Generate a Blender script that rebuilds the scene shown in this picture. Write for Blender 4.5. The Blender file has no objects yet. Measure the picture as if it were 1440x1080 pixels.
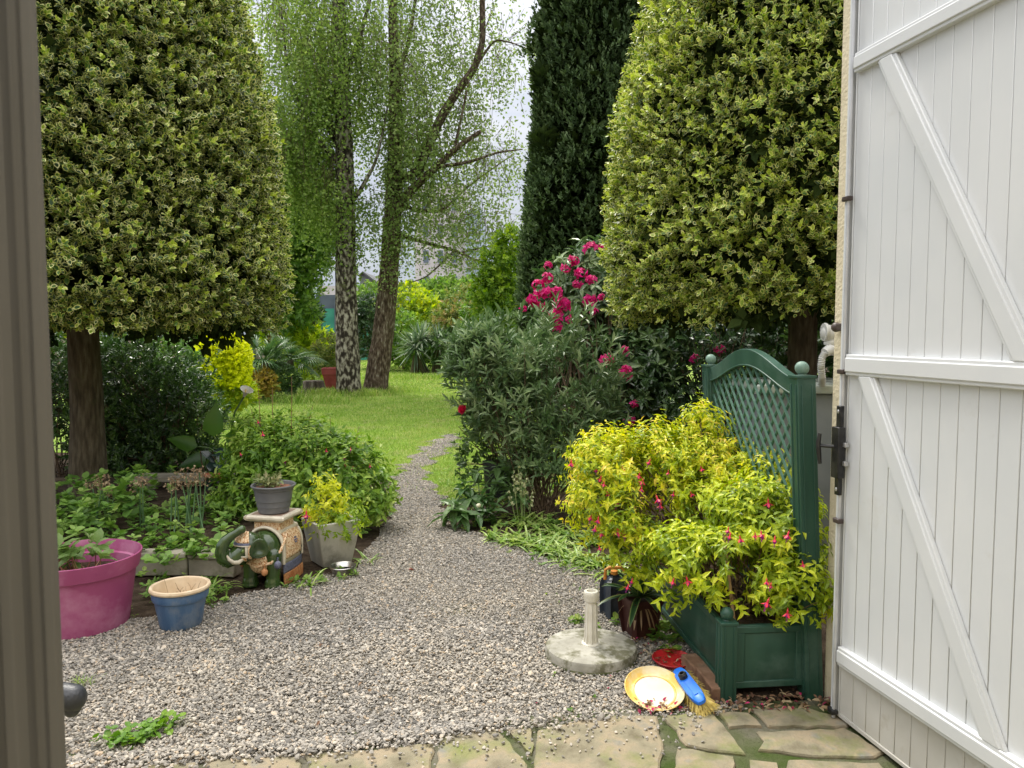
import bpy, bmesh, math, random
import numpy as np
from mathutils import Vector, Matrix, noise as mnoise
R = math.radians
PI = math.pi
scn = bpy.context.scene
random.seed(7)
rng = np.random.default_rng(11)

# ------------------------------------------------------------------ camera
CAMH = 1.55
PITCH = math.atan(72 / 1080)
cd = bpy.data.cameras.new('camera')
cam = bpy.data.objects.new('camera', cd)
scn.collection.objects.link(cam)
cam.location = (0, 0, CAMH)
cam.rotation_euler = (PI / 2 - PITCH, 0, 0)
cd.sensor_width = 36
cd.lens = 27
cd.clip_start = 0.02
cd.clip_end = 2000
cd.dof.use_dof = True
cd.dof.focus_distance = 5.5
cd.dof.aperture_fstop = 15
scn.camera = cam

# ------------------------------------------------------------------ sky
SUN_EL, SUN_AZ = R(58), R(-30)          # azimuth from +Y towards +X
w = bpy.data.worlds.new('World')
scn.world = w
w.use_nodes = True
nt = w.node_tree
nt.nodes.clear()
out = nt.nodes.new('ShaderNodeOutputWorld')
bg = nt.nodes.new('ShaderNodeBackground')
bg.inputs['Strength'].default_value = 0.13
sky = nt.nodes.new('ShaderNodeTexSky')
sky.sky_type = 'NISHITA'
sky.sun_disc = False
sky.sun_elevation = SUN_EL
sky.sun_rotation = SUN_AZ
tc = nt.nodes.new('ShaderNodeTexCoord')
mp = nt.nodes.new('ShaderNodeMapping')
mp.inputs['Scale'].default_value = (1, 1, 2.6)
nz = nt.nodes.new('ShaderNodeTexNoise')
nz.inputs['Scale'].default_value = 3.2
nz.inputs['Detail'].default_value = 7
nz.inputs['Roughness'].default_value = 0.55
rp = nt.nodes.new('ShaderNodeValToRGB')
rp.color_ramp.elements[0].position = 0.33
rp.color_ramp.elements[1].position = 0.52
rp.color_ramp.elements[0].color = (0.6, 0.6, 0.6, 1)
nz2 = nt.nodes.new('ShaderNodeTexNoise')
nz2.inputs['Scale'].default_value = 5.0
nz2.inputs['Detail'].default_value = 5
rp2 = nt.nodes.new('ShaderNodeValToRGB')
rp2.color_ramp.elements[0].position = 0.3
rp2.color_ramp.elements[0].color = (6.6, 7.0, 7.7, 1)
rp2.color_ramp.elements[1].position = 0.6
rp2.color_ramp.elements[1].color = (9.6, 9.5, 9.4, 1)
mx = nt.nodes.new('ShaderNodeMix')
mx.data_type = 'RGBA'
L_ = nt.links.new
L_(tc.outputs['Generated'], mp.inputs['Vector'])
L_(mp.outputs['Vector'], nz.inputs['Vector'])
L_(mp.outputs['Vector'], nz2.inputs['Vector'])
L_(nz.outputs['Fac'], rp.inputs['Fac'])
L_(nz2.outputs['Fac'], rp2.inputs['Fac'])
L_(rp.outputs['Color'], mx.inputs[0])
L_(sky.outputs['Color'], mx.inputs[6])
L_(rp2.outputs['Color'], mx.inputs[7])
# an overcast sky is brighter overhead than at the horizon
sx_ = nt.nodes.new('ShaderNodeSeparateXYZ')
gr_ = nt.nodes.new('ShaderNodeValToRGB')
gr_.color_ramp.elements[0].color = (0.25, 0.27, 0.30, 1)
gr_.color_ramp.elements[1].color = (1.62, 1.57, 1.5, 1)
e_ = gr_.color_ramp.elements.new(0.35); e_.color = (0.44, 0.455, 0.49, 1)
mu_ = nt.nodes.new('ShaderNodeMix'); mu_.data_type = 'RGBA'; mu_.blend_type = 'MULTIPLY'; mu_.inputs[0].default_value = 1
L_(tc.outputs['Generated'], sx_.inputs[0]); L_(sx_.outputs['Z'], gr_.inputs['Fac'])
L_(mx.outputs[2], mu_.inputs[6]); L_(gr_.outputs['Color'], mu_.inputs[7])
L_(mu_.outputs[2], bg.inputs['Color'])
L_(bg.outputs['Background'], out.inputs['Surface'])

sd = bpy.data.lights.new('sun', 'SUN')
sd.energy = 1.9
sd.angle = R(14)
sd.color = (1.0, 0.95, 0.86)
so = bpy.data.objects.new('sun', sd)
scn.collection.objects.link(so)
sv = Vector((math.sin(SUN_AZ) * math.cos(SUN_EL), math.cos(SUN_AZ) * math.cos(SUN_EL), math.sin(SUN_EL)))
so.rotation_euler = sv.to_track_quat('Z', 'Y').to_euler()
so.location = (0, 0, 20)

scn.view_settings.view_transform = 'Standard'
scn.view_settings.look = 'None'
scn.view_settings.exposure = 0.9
scn.view_settings.gamma = 1
scn.cycles.max_bounces = 8
scn.cycles.diffuse_bounces = 4
scn.cycles.transmission_bounces = 6
scn.cycles.sample_clamp_indirect = 6

# ------------------------------------------------------------------ picking points
def ray(px, py):
    r, u = (px - 720) / 1080, (540 - py) / 1080
    c, s = math.cos(PITCH), math.sin(PITCH)
    return np.array([r, c + u * s, -s + u * c])

def G(px, py, z=0.0):
    v = ray(px, py)
    t = (z - CAMH) / v[2]
    return np.array([v[0] * t, v[1] * t, z])

def P(px, py, Y):
    v = ray(px, py)
    return np.array([0, 0, CAMH]) + v * (Y / v[1])

# ------------------------------------------------------------------ materials
def nd(t, typ, **kw):
    n = t.nodes.new(typ)
    for k, v in kw.items():
        if isinstance(k, str) and hasattr(n, k):
            setattr(n, k, v)
    return n

def newmat(name):
    m = bpy.data.materials.new(name)
    m.use_nodes = True
    t = m.node_tree
    b = t.nodes['Principled BSDF']
    return m, t, b

def ramp(t, stops):
    r = t.nodes.new('ShaderNodeValToRGB')
    e = r.color_ramp.elements
    while len(e) < len(stops):
        e.new(0.5)
    for i, (p, c) in enumerate(stops):
        e[i].position = p
        e[i].color = (c[0], c[1], c[2], 1)
    return r

def s2l(r, g, b):
    f = lambda c: (c / 255 / 12.92) if c / 255 <= 0.04045 else ((c / 255 + 0.055) / 1.055) ** 2.4
    return (f(r), f(g), f(b))

def noisy(name, stops, scale=8, rough=0.6, bump=0.0, bscale=None, detail=6, stretch=(1, 1, 1), spec=0.5, metal=0.0, wear=None, bdist=0.01, coat=0):
    """procedural: noise through a colour ramp, second noise as bump, optional wear (colour, scale, lo, hi)"""
    m, t, b = newmat(name)
    tc = nd(t, 'ShaderNodeTexCoord')
    mp = nd(t, 'ShaderNodeMapping')
    mp.inputs['Scale'].default_value = stretch
    t.links.new(tc.outputs['Object'], mp.inputs['Vector'])
    n = nd(t, 'ShaderNodeTexNoise')
    n.inputs['Scale'].default_value = scale
    n.inputs['Detail'].default_value = detail
    t.links.new(mp.outputs['Vector'], n.inputs['Vector'])
    r = ramp(t, stops)
    t.links.new(n.outputs['Fac'], r.inputs['Fac'])
    col = r.outputs['Color']
    if wear:
        n3 = nd(t, 'ShaderNodeTexNoise')
        n3.inputs['Scale'].default_value = wear[1]
        n3.inputs['Detail'].default_value = 8
        n3.inputs['Roughness'].default_value = 0.65
        t.links.new(tc.outputs['Object'], n3.inputs['Vector'])
        r3 = ramp(t, [(wear[2], (0, 0, 0)), (wear[3], (1, 1, 1))])
        t.links.new(n3.outputs['Fac'], r3.inputs['Fac'])
        x = nd(t, 'ShaderNodeMix', data_type='RGBA')
        t.links.new(r3.outputs['Color'], x.inputs[0])
        t.links.new(col, x.inputs[6])
        x.inputs[7].default_value = (*wear[0], 1)
        col = x.outputs[2]
    t.links.new(col, b.inputs['Base Color'])
    b.inputs['Roughness'].default_value = rough
    b.inputs['Metallic'].default_value = metal
    b.inputs['Specular IOR Level'].default_value = spec
    b.inputs['Coat Weight'].default_value = coat
    if bump:
        n2 = nd(t, 'ShaderNodeTexNoise')
        n2.inputs['Scale'].default_value = bscale or scale * 3
        n2.inputs['Detail'].default_value = 6
        t.links.new(mp.outputs['Vector'], n2.inputs['Vector'])
        bp = nd(t, 'ShaderNodeBump')
        bp.inputs['Strength'].default_value = bump
        bp.inputs['Distance'].default_value = bdist
        t.links.new(n2.outputs['Fac'], bp.inputs['Height'])
        t.links.new(bp.outputs['Normal'], b.inputs['Normal'])
    return m

def leafmat(name, cols, edge=None, elo=0.25, ehi=0.4, rough=0.45, tr=0.3, spec=0.4, clump=(1.5, 0.35), eprob=None):
    """leaf: colour from a per-leaf random value and a slow noise; optional variegated margin"""
    m, t, b = newmat(name)
    at = nd(t, 'ShaderNodeAttribute')
    at.attribute_name = 'lc'
    sp = nd(t, 'ShaderNodeSeparateColor')
    t.links.new(at.outputs['Color'], sp.inputs['Color'])
    tc = nd(t, 'ShaderNodeTexCoord')
    n = nd(t, 'ShaderNodeTexNoise')
    n.inputs['Scale'].default_value = clump[0]
    n.inputs['Detail'].default_value = 3
    t.links.new(tc.outputs['Object'], n.inputs['Vector'])
    ma = nd(t, 'ShaderNodeMath', operation='MULTIPLY_ADD')
    t.links.new(n.outputs['Fac'], ma.inputs[0])
    ma.inputs[1].default_value = clump[1] * 2
    ma.inputs[2].default_value = -clump[1]
    ad = nd(t, 'ShaderNodeMath', operation='ADD')
    ad.use_clamp = True
    t.links.new(ma.outputs[0], ad.inputs[0])
    t.links.new(sp.outputs['Red'], ad.inputs[1])
    k = len(cols)
    r = ramp(t, [(i / max(1, k - 1), c) for i, c in enumerate(cols)])
    t.links.new(ad.outputs[0], r.inputs['Fac'])
    col = r.outputs['Color']
    if edge:
        er = ramp(t, [(elo, (1, 1, 1)), (ehi, (0, 0, 0))])
        # the margin's width varies from leaf to leaf
        sh = nd(t, 'ShaderNodeMath', operation='MULTIPLY_ADD')
        t.links.new(sp.outputs['Blue'], sh.inputs[0])
        sh.inputs[1].default_value = -0.31
        t.links.new(sp.outputs['Green'], sh.inputs[2])
        t.links.new(sh.outputs[0], er.inputs['Fac'])
        x = nd(t, 'ShaderNodeMix', data_type='RGBA')
        t.links.new(er.outputs['Color'], x.inputs[0])
        t.links.new(col, x.inputs[6])
        er2 = ramp(t, [(i / max(1, len(edge) - 1), c) for i, c in enumerate(edge)])
        t.links.new(sp.outputs['Blue'], er2.inputs['Fac'])
        dm = nd(t, 'ShaderNodeMapRange')
        dm.inputs['To Min'].default_value = 0.78; dm.inputs['To Max'].default_value = 1.12
        t.links.new(ad.outputs[0], dm.inputs['Value'])
        em = nd(t, 'ShaderNodeVectorMath', operation='SCALE')
        t.links.new(er2.outputs['Color'], em.inputs[0]); t.links.new(dm.outputs['Result'], em.inputs['Scale'])
        t.links.new(em.outputs['Vector'], x.inputs[7])
        col = x.outputs[2]
    t.links.new(col, b.inputs['Base Color'])
    b.inputs['Roughness'].default_value = rough
    b.inputs['Specular IOR Level'].default_value = spec
    if tr:
        tl = nd(t, 'ShaderNodeBsdfTranslucent')
        g = nd(t, 'ShaderNodeHueSaturation')
        g.inputs['Saturation'].default_value = 1.1
        g.inputs['Value'].default_value = 1.5
        t.links.new(col, g.inputs['Color'])
        t.links.new(g.outputs['Color'], tl.inputs['Color'])
        ms = nd(t, 'ShaderNodeMixShader')
        ms.inputs[0].default_value = tr
        t.links.new(b.outputs[0], ms.inputs[1])
        t.links.new(tl.outputs[0], ms.inputs[2])
        t.links.new(ms.outputs[0], t.nodes['Material Output'].inputs['Surface'])
    return m

# ------------------------------------------------------------------ objects
ORG = {}
def link(o):
    scn.collection.objects.link(o)
    return o

def tag(o, label=None, cat=None, group=None, kind=None):
    if label: o['label'] = label
    if cat: o['category'] = cat
    if group: o['group'] = group
    if kind: o['kind'] = kind
    return o

def thing(name, label, cat, loc, group=None):
    o = link(bpy.data.objects.new(name, None))
    o.empty_display_size = 0.1
    o.location = tuple(float(v) for v in loc)
    ORG[o.name] = np.array([float(v) for v in loc])
    return tag(o, label, cat, group)

def finish(me, name, mat, parent, org):
    o = link(bpy.data.objects.new(name, me))
    if mat: me.materials.append(mat)
    if parent is not None:
        o.parent = parent
        ORG[o.name] = ORG[parent.name]
    else:
        o.location = tuple(org)
        ORG[o.name] = np.array(org, float)
    return o

def npmesh(name, V, F, mat, parent=None, org=(0, 0, 0), lc=None, smooth=True, sharp=None):
    """V (n,3) in world space; F list of int arrays (m,k)"""
    V = np.asarray(V, float)
    if not isinstance(F, list): F = [F]
    org = ORG[parent.name] if parent is not None else np.array(org, float)
    me = bpy.data.meshes.new(name)
    me.vertices.add(len(V))
    me.vertices.foreach_set('co', (V - org).astype(np.float32).ravel())
    nl = sum(f.size for f in F)
    npo = sum(len(f) for f in F)
    me.loops.add(nl)
    me.polygons.add(npo)
    me.loops.foreach_set('vertex_index', np.concatenate([f.ravel() for f in F]).astype(np.int32))
    tot = np.concatenate([np.full(len(f), f.shape[1]) for f in F]).astype(np.int32)
    st = np.concatenate([[0], np.cumsum(tot)[:-1]]).astype(np.int32)
    me.polygons.foreach_set('loop_start', st)
    me.polygons.foreach_set('loop_total', tot)
    me.polygons.foreach_set('use_smooth', np.full(npo, smooth))
    if lc is not None:
        a = me.attributes.new('lc', 'FLOAT_COLOR', 'POINT')
        c = np.ones((len(V), 4), np.float32)
        c[:, :3] = lc
        a.data.foreach_set('color', c.ravel())
    me.update(calc_edges=True)
    me.validate()
    if sharp: me.set_sharp_from_angle(angle=R(sharp))
    return finish(me, name, mat, parent, org)

def rotz(a):
    c, s = math.cos(a), math.sin(a)
    return np.array([[c, -s, 0], [s, c, 0], [0, 0, 1.0]])
def rotx(a):
    c, s = math.cos(a), math.sin(a)
    return np.array([[1.0, 0, 0], [0, c, -s], [0, s, c]])
def roty(a):
    c, s = math.cos(a), math.sin(a)
    return np.array([[c, 0, s], [0, 1.0, 0], [-s, 0, c]])
I3 = np.eye(3)

class MB:
    def __init__(s):
        s.V, s.F, s.n = [], [], 0
    def add(s, V, F):
        V = np.asarray(V, float)
        s.V.append(V)
        s.F += [tuple(i + s.n for i in f) for f in F]
        s.n += len(V)
        return s
    def box(s, c, size, rot=I3, taper=1.0):
        x, y, z = [v / 2 for v in size]
        V = np.array([(-x, -y, -z), (x, -y, -z), (x, y, -z), (-x, y, -z), (-x * taper, -y * taper, z), (x * taper, -y * taper, z), (x * taper, y * taper, z), (-x * taper, y * taper, z)])
        return s.add(V @ np.asarray(rot).T + np.asarray(c, float), [(0, 3, 2, 1), (4, 5, 6, 7), (0, 1, 5, 4), (1, 2, 6, 5), (2, 3, 7, 6), (3, 0, 4, 7)])
    def tube(s, pts, rad, n=8, cap=True, flat=None):
        pts = np.asarray(pts, float)
        k = len(pts)
        rad = np.broadcast_to(np.asarray(rad, float), (k,))
        tg = np.gradient(pts, axis=0)
        tg /= np.linalg.norm(tg, axis=1)[:, None] + 1e-9
        ref = np.array([0, 0, 1.0]) if abs(tg[0][2]) < 0.9 else np.array([1.0, 0, 0])
        u = np.cross(tg[0], ref); u /= np.linalg.norm(u)
        V = []
        for i in range(k):
            u = u - np.dot(u, tg[i]) * tg[i]
            u /= np.linalg.norm(u) + 1e-9
            v = np.cross(tg[i], u)
            for j in range(n):
                a = 2 * PI * j / n
                V.append(pts[i] + rad[i] * (math.cos(a) * u + math.sin(a) * v))
        F = [(i * n + j, i * n + (j + 1) % n, (i + 1) * n + (j + 1) % n, (i + 1) * n + j) for i in range(k - 1) for j in range(n)]
        if cap:
            F += [tuple(range(n))[::-1], tuple((k - 1) * n + j for j in range(n))]
        return s.add(V, F)
    def lathe(s, prof, c=(0, 0, 0), n=32, rot=I3, wob=0, cap=True):
        V = []
        for r, z in prof:
            for j in range(n):
                a = 2 * PI * j / n
                rr = r * (1 + wob * math.sin(3 * a + z * 9))
                V.append((rr * math.cos(a), rr * math.sin(a), z))
        V = np.array(V) @ np.asarray(rot).T + np.asarray(c, float)
        F = [(i * n + j, i * n + (j + 1) % n, (i + 1) * n + (j + 1) % n, (i + 1) * n + j) for i in range(len(prof) - 1) for j in range(n)]
        if cap and prof[0][0] > 1e-4: F.append(tuple(range(n))[::-1])
        if cap and prof[-1][0] > 1e-4: F.append(tuple((len(prof) - 1) * n + j for j in range(n)))
        return s.add(V, F)
    def sqlathe(s, prof, c=(0, 0, 0), rot=I3, rnd=0.0):
        """square section lathe: prof of (half width, z)"""
        V = []
        base = [(-1, -1), (1, -1), (1, 1), (-1, 1)]
        pts = []
        for (x, y) in base:
            if rnd:
                for a, b in ((x, y * (1 - rnd)), (x * (1 - rnd), y)) if x * y < 0 else ((x * (1 - rnd), y), (x, y * (1 - rnd))):
                    pts.append((a, b))
            else: pts.append((x, y))
        n = len(pts)
        for h, z in prof:
            V += [(h * x, h * y, z) for x, y in pts]
        V = np.array(V) @ np.asarray(rot).T + np.asarray(c, float)
        F = [(i * n + j, i * n + (j + 1) % n, (i + 1) * n + (j + 1) % n, (i + 1) * n + j) for i in range(len(prof) - 1) for j in range(n)]
        F.append(tuple(range(n))[::-1])
        F.append(tuple((len(prof) - 1) * n + j for j in range(n)))
        return s.add(V, F)
    def ell(s, c, rad, rot=I3, seg=14, ring=9):
        V = []
        for i in range(ring + 1):
            th = PI * i / ring
            for j in range(seg):
                a = 2 * PI * j / seg
                V.append((rad[0] * math.sin(th) * math.cos(a), rad[1] * math.sin(th) * math.sin(a), rad[2] * math.cos(th)))
        V = np.array(V) @ np.asarray(rot).T + np.asarray(c, float)
        F = [(i * seg + j, (i + 1) * seg + j, (i + 1) * seg + (j + 1) % seg, i * seg + (j + 1) % seg) for i in range(ring) for j in range(seg)]
        return s.add(V, F)
    def prism(s, poly, z0, z1):
        n = len(poly)
        V = [(p[0], p[1], z0) for p in poly] + [(p[0], p[1], z1) for p in poly]
        F = [tuple(range(n))[::-1], tuple(range(n, 2 * n))] + [(i, (i + 1) % n, n + (i + 1) % n, n + i) for i in range(n)]
        return s.add(V, F)
    def build(s, name, mat, parent=None, org=(0, 0, 0), bevel=0, smooth=30, seg=2, lc=None):
        org = ORG[parent.name] if parent is not None else np.array(org, float)
        me = bpy.data.meshes.new(name)
        V = np.concatenate(s.V) - org
        me.from_pydata([tuple(v) for v in V.tolist()], [], s.F)
        bm = bmesh.new(); bm.from_mesh(me)
        bmesh.ops.remove_doubles(bm, verts=bm.verts, dist=1e-6)
        bmesh.ops.recalc_face_normals(bm, faces=bm.faces)
        bm.to_mesh(me); bm.free()
        if smooth:
            me.polygons.foreach_set('use_smooth', np.full(len(me.polygons), True))
            me.set_sharp_from_angle(angle=R(smooth))
        o = finish(me, name, mat, parent, org)
        if bevel:
            b = o.modifiers.new('bevel', 'BEVEL')
            b.width = bevel; b.segments = seg; b.limit_method = 'ANGLE'; b.angle_limit = R(40)
        return o

# ------------------------------------------------------------------ foliage tools
def nrm(a):
    return a / (np.linalg.norm(a, axis=-1, keepdims=True) + 1e-9)

def rnd_dirs(n, g=None):
    g = g or rng
    v = g.normal(size=(n, 3))
    return nrm(v)

def lump(Pt, scale, seed, octs=3):
    g = np.random.default_rng(seed)
    o = np.zeros(len(Pt)); amp = 1.0; tot = 0
    for k in range(octs):
        for _ in range(3):
            v = nrm(g.normal(size=3)) * scale * (1.9 ** k)
            o += amp * np.sin(Pt @ v + g.uniform(0, 6.28))
            tot += amp * 0.7
        amp *= 0.6
    return o / tot

T_OVAL = (np.array([(0, 0, 0, 0), (.28, .42, .05, 0), (.68, .38, .03, 0), (1, 0, -.08, 0), (.68, -.38, .03, 0), (.28, -.42, .05, 0), (.5, 0, -.05, 1)]),
          np.array([(6, 0, 5), (6, 5, 4), (6, 4, 3), (6, 3, 2), (6, 2, 1), (6, 1, 0)]))
T_PT = (np.array([(0, 0, 0, 0), (.22, .4, .04, 0), (.55, .34, .02, 0), (1, 0, -.16, 0), (.55, -.34, .02, 0), (.22, -.4, .04, 0), (.4, 0, -.05, 1)]), T_OVAL[1])
T_SIM = (np.array([(0, 0, 0, 0), (.42, .5, .07, .3), (1, 0, -.08, 0), (.42, -.5, .07, .3)]), np.array([(0, 2, 1), (0, 3, 2)]))
T_LANCE = (np.array([(0, 0, 0, 0), (.3, .45, .05, 0), (.7, .34, .02, 0), (1, 0, -.1, 0), (.7, -.34, .02, 0), (.3, -.45, .05, 0), (.35, 0, -.02, 1), (.7, 0, -.05, 1)]),
           np.array([(0, 6, 1), (0, 5, 6), (6, 7, 1), (7, 2, 1), (6, 5, 7), (5, 4, 7), (7, 3, 2), (7, 4, 3)]))

def leafset(base, d, hint, L, W, tmpl=T_OVAL, r1=None, r2=None, curl=0.0):
    n = len(base)
    d = nrm(d)
    hint = np.broadcast_to(hint, (n, 3))
    s = nrm(np.cross(d, hint) + 1e-6)
    nn = np.cross(s, d)
    T, F = tmpl
    L = np.broadcast_to(L, (n,)); W = np.broadcast_to(W, (n,))
    a, b, c, e = T[:, 0], T[:, 1], T[:, 2] - curl * T[:, 0] ** 2, T[:, 3]
    V = base[:, None] + d[:, None] * (a[None, :, None] * L[:, None, None]) + s[:, None] * (b[None, :, None] * W[:, None, None]) + nn[:, None] * (c[None, :, None] * L[:, None, None])
    FF = F[None] + (np.arange(n) * len(T))[:, None, None]
    if r1 is None: r1 = rng.random(n)
    if r2 is None: r2 = rng.random(n)
    lc = np.empty((n, len(T), 3))
    lc[:, :, 0] = r1[:, None]; lc[:, :, 1] = e[None]; lc[:, :, 2] = r2[:, None]
    return V.reshape(-1, 3), FF.reshape(-1, F.shape[1]), lc.reshape(-1, 3)

def join(sets):
    V, F, C, n = [], [], [], 0
    for v, f, c in sets:
        V.append(v); F.append(f + n); C.append(c); n += len(v)
    ks = sorted({f.shape[1] for f in F})
    return np.concatenate(V), [np.concatenate([f for f in F if f.shape[1] == k]) for k in ks], np.concatenate(C)

def put(name, sets, mat, parent=None, org=(0, 0, 0), smooth=False):
    V, F, C = join(sets)
    return npmesh(name, V, F, mat, parent, org, C, smooth)

def shoots(pts, dirs, sl, nl, L, W, tmpl=T_OVAL, a0=75, a1=25, lvar=0.25, hue=0.25, up=0.3, droop=0.0, t0=0.15, curl=0.0, opp=False, tip=.22, skew=1.0):
    """leaves set spirally (or in pairs) along short shoots"""
    n = len(pts)
    dirs = nrm(dirs)
    sl = np.broadcast_to(sl, (n,))
    ref = nrm(rnd_dirs(n))
    u = nrm(np.cross(dirs, ref)); v = np.cross(dirs, u)
    sets = []
    sh = rng.random(n) ** skew
    ph = rng.random(n) * 6.28
    for k in range(nl):
        t = t0 + (1 - t0) * ((k // 2 * 2 if opp else k) + 0.5) / nl + rng.normal(0, 0.03, n)
        A = np.radians(a0 + (a1 - a0) * t + rng.normal(0, 10, n))
        if opp: az = ph + (k // 2) * 1.57 + (k % 2) * PI + rng.normal(0, .2, n)
        else: az = ph + k * 2.4 + rng.normal(0, .25, n)
        rad = u * np.cos(az)[:, None] + v * np.sin(az)[:, None]
        d = dirs * np.cos(A)[:, None] + rad * np.sin(A)[:, None]
        d[:, 2] -= droop
        hint = dirs + np.array([0, 0, up]) + rnd_dirs(n) * 0.25
        b = pts + dirs * (sl * t)[:, None]
        f = 1 + rng.normal(0, lvar, n)
        f = np.clip(f, .5, 1.6) * (1 - 0.25 * max(0, (k / nl) - .6))
        r1 = np.clip(sh * (1 - hue) + rng.random(n) * hue + tip * (k / nl - .5), 0, 1)
        sets.append(leafset(b, d, hint, L * f, W * f, tmpl, r1, rng.random(n), curl))
    return sets

def twigs(A, B, r0, r1, n=4, bow=0.0):
    """thin straight or bowed stems from A to B (arrays)"""
    m = len(A)
    segs = 4 if bow else 1
    Vs, Fs = [], []
    ax = nrm(B - A)
    ref = np.where(np.abs(ax[:, 2:3]) > .9, np.array([1.0, 0, 0]), np.array([0, 0, 1.0]))
    u = nrm(np.cross(ax, ref)); v = np.cross(ax, u)
    side = nrm(rnd_dirs(m)) * bow * np.linalg.norm(B - A, axis=1)[:, None]
    side[:, 2] += 0.5 * bow * np.linalg.norm(B - A, axis=1)
    rows = []
    for i in range(segs + 1):
        t = i / segs
        c = A + (B - A) * t + side * (4 * t * (1 - t))
        rr = r0 * (1 - t) + r1 * t
        rr = np.broadcast_to(rr, (m,))
        for j in range(n):
            a = 2 * PI * j / n
            rows.append(c + (u * math.cos(a) + v * math.sin(a)) * rr[:, None])
    V = np.stack(rows, 1)
    k = n * (segs + 1)
    F = np.array([(i * n + j, i * n + (j + 1) % n, (i + 1) * n + (j + 1) % n, (i + 1) * n + j) for i in range(segs) for j in range(n)])
    FF = F[None] + (np.arange(m) * k)[:, None, None]
    lc = np.tile(rng.random((m, 1, 1)), (1, k, 3))
    return V.reshape(-1, 3), FF.reshape(-1, 4), lc.reshape(-1, 3)

def lobes_pts(lobes, n, inner=0.0, seed=0, low=-1.0, rough=0.12, nsc=3.0):
    """points on (and a little inside) a union of ellipsoids, with outward directions"""
    g = np.random.default_rng(seed)
    area = np.array([(l[3] * l[4] + l[4] * l[5] + l[3] * l[5]) for l in lobes])
    cnt = (area / area.sum() * n * 1.5).astype(int) + 1
    PP, DD = [], []
    for l, c in zip(lobes, cnt):
        d = nrm(g.normal(size=(c, 3)))
        d = d[d[:, 2] > low]
        rad = np.array(l[3:6])
        k = 1 - inner * g.random(len(d)) ** 1.6
        k = k * (1 + rough * lump(d, nsc, seed + 5))
        PP.append(np.array(l[:3]) + d * rad * k[:, None])
        DD.append(nrm(d / rad))
    PP, DD = np.concatenate(PP), np.concatenate(DD)
    keep = np.ones(len(PP), bool)
    for l in lobes:
        q = (((PP - np.array(l[:3])) / np.array(l[3:6])) ** 2).sum(1)
        keep &= ~(q < (1 - inner - 0.12) ** 2)
    PP, DD = PP[keep], DD[keep]
    idx = g.permutation(len(PP))[:n]
    return PP[idx], DD[idx]

def ribbons(base, dirs, L, W, grav=0.6, nseg=5, fold=0.15, hint=(0, 0, 1), r1=None):
    """strap leaves bending down under their weight"""
    n = len(base)
    d = nrm(dirs)
    L = np.broadcast_to(L, (n,)); W = np.broadcast_to(W, (n,))
    gr = np.broadcast_to(grav, (n,))
    rows, es = [], []
    hz = nrm(np.cross(d, np.array(hint)) + 1e-5)
    for i in range(nseg + 1):
        t = i / nseg
        c = base + d * (L * t)[:, None]
        c = c - np.array([0, 0, 1.0]) * (L * gr * t * t)[:, None]
        wd = W * (0.55 + 1.2 * t) * (1 - t) ** 0.6 if t < 1 else W * 0.02
        rows += [c - hz * (wd * .5)[:, None] + np.array([0, 0, 1]) * (wd * fold)[:, None], c, c + hz * (wd * .5)[:, None] + np.array([0, 0, 1]) * (wd * fold)[:, None]]
        es += [0, 1, 0]
    V = np.stack(rows, 1)
    k = 3 * (nseg + 1)
    F = np.array([(i * 3 + j, i * 3 + j + 1, (i + 1) * 3 + j + 1, (i + 1) * 3 + j) for i in range(nseg) for j in range(2)])
    FF = F[None] + (np.arange(n) * k)[:, None, None]
    if r1 is None: r1 = rng.random(n)
    lc = np.empty((n, k, 3))
    lc[:, :, 0] = r1[:, None]; lc[:, :, 1] = np.array(es)[None]; lc[:, :, 2] = rng.random(n)[:, None]
    return V.reshape(-1, 3), FF.reshape(-1, 4), lc.reshape(-1, 3)

def inpoly(pts, poly):
    x, y = pts[:, 0], pts[:, 1]
    ins = np.zeros(len(pts), bool)
    n = len(poly)
    for i in range(n):
        x1, y1 = poly[i][:2]; x2, y2 = poly[(i + 1) % n][:2]
        c = ((y1 > y) != (y2 > y)) & (x < (x2 - x1) * (y - y1) / (y2 - y1 + 1e-12) + x1)
        ins ^= c
    return ins
# ================================================================== SETTING
def poly_sheet(name, poly, z, mat, kind='structure', res=None):
    me = bpy.data.meshes.new(name)
    me.from_pydata([(p[0], p[1], z) for p in poly], [], [tuple(range(len(poly)))])
    bm = bmesh.new(); bm.from_mesh(me)
    bmesh.ops.recalc_face_normals(bm, faces=bm.faces)
    bmesh.ops.triangulate(bm, faces=bm.faces)
    for f in bm.faces:
        if f.normal.z < 0: f.normal_flip()
    bm.to_mesh(me); bm.free()
    o = finish(me, name, mat, None, (0, 0, 0))
    o['kind'] = kind
    return o

soil = noisy('soil', [(.3, (.035, .024, .016)), (.55, (.07, .05, .034)), (.75, (.11, .085, .06))], 14, .95, .9, 60, spec=.1, bdist=.02)
poly_sheet('ground', [(-150, -6), (150, -6), (150, 260), (-150, 260)], -0.012, soil)

# lawn
lawn_m = noisy('lawn', [(.3, (.14, .24, .035)), (.5, (.19, .30, .045)), (.7, (.26, .34, .07))], 1.3, .95, .8, 90, spec=.1, bdist=.02,
               wear=((.30, .29, .13), 1.8, .50, .66))
LAWN = [(-9, 10.5), (-4.2, 9.6), (-2.2, 8.7), (-1.3, 8.0), (-.9, 7.3), (-.35, 6.9), (.2, 7.0), (1.1, 7.8), (3, 9.5), (9, 11), (14, 44), (-20, 44)]
poly_sheet('lawn', LAWN, -0.004, lawn_m)

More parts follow.
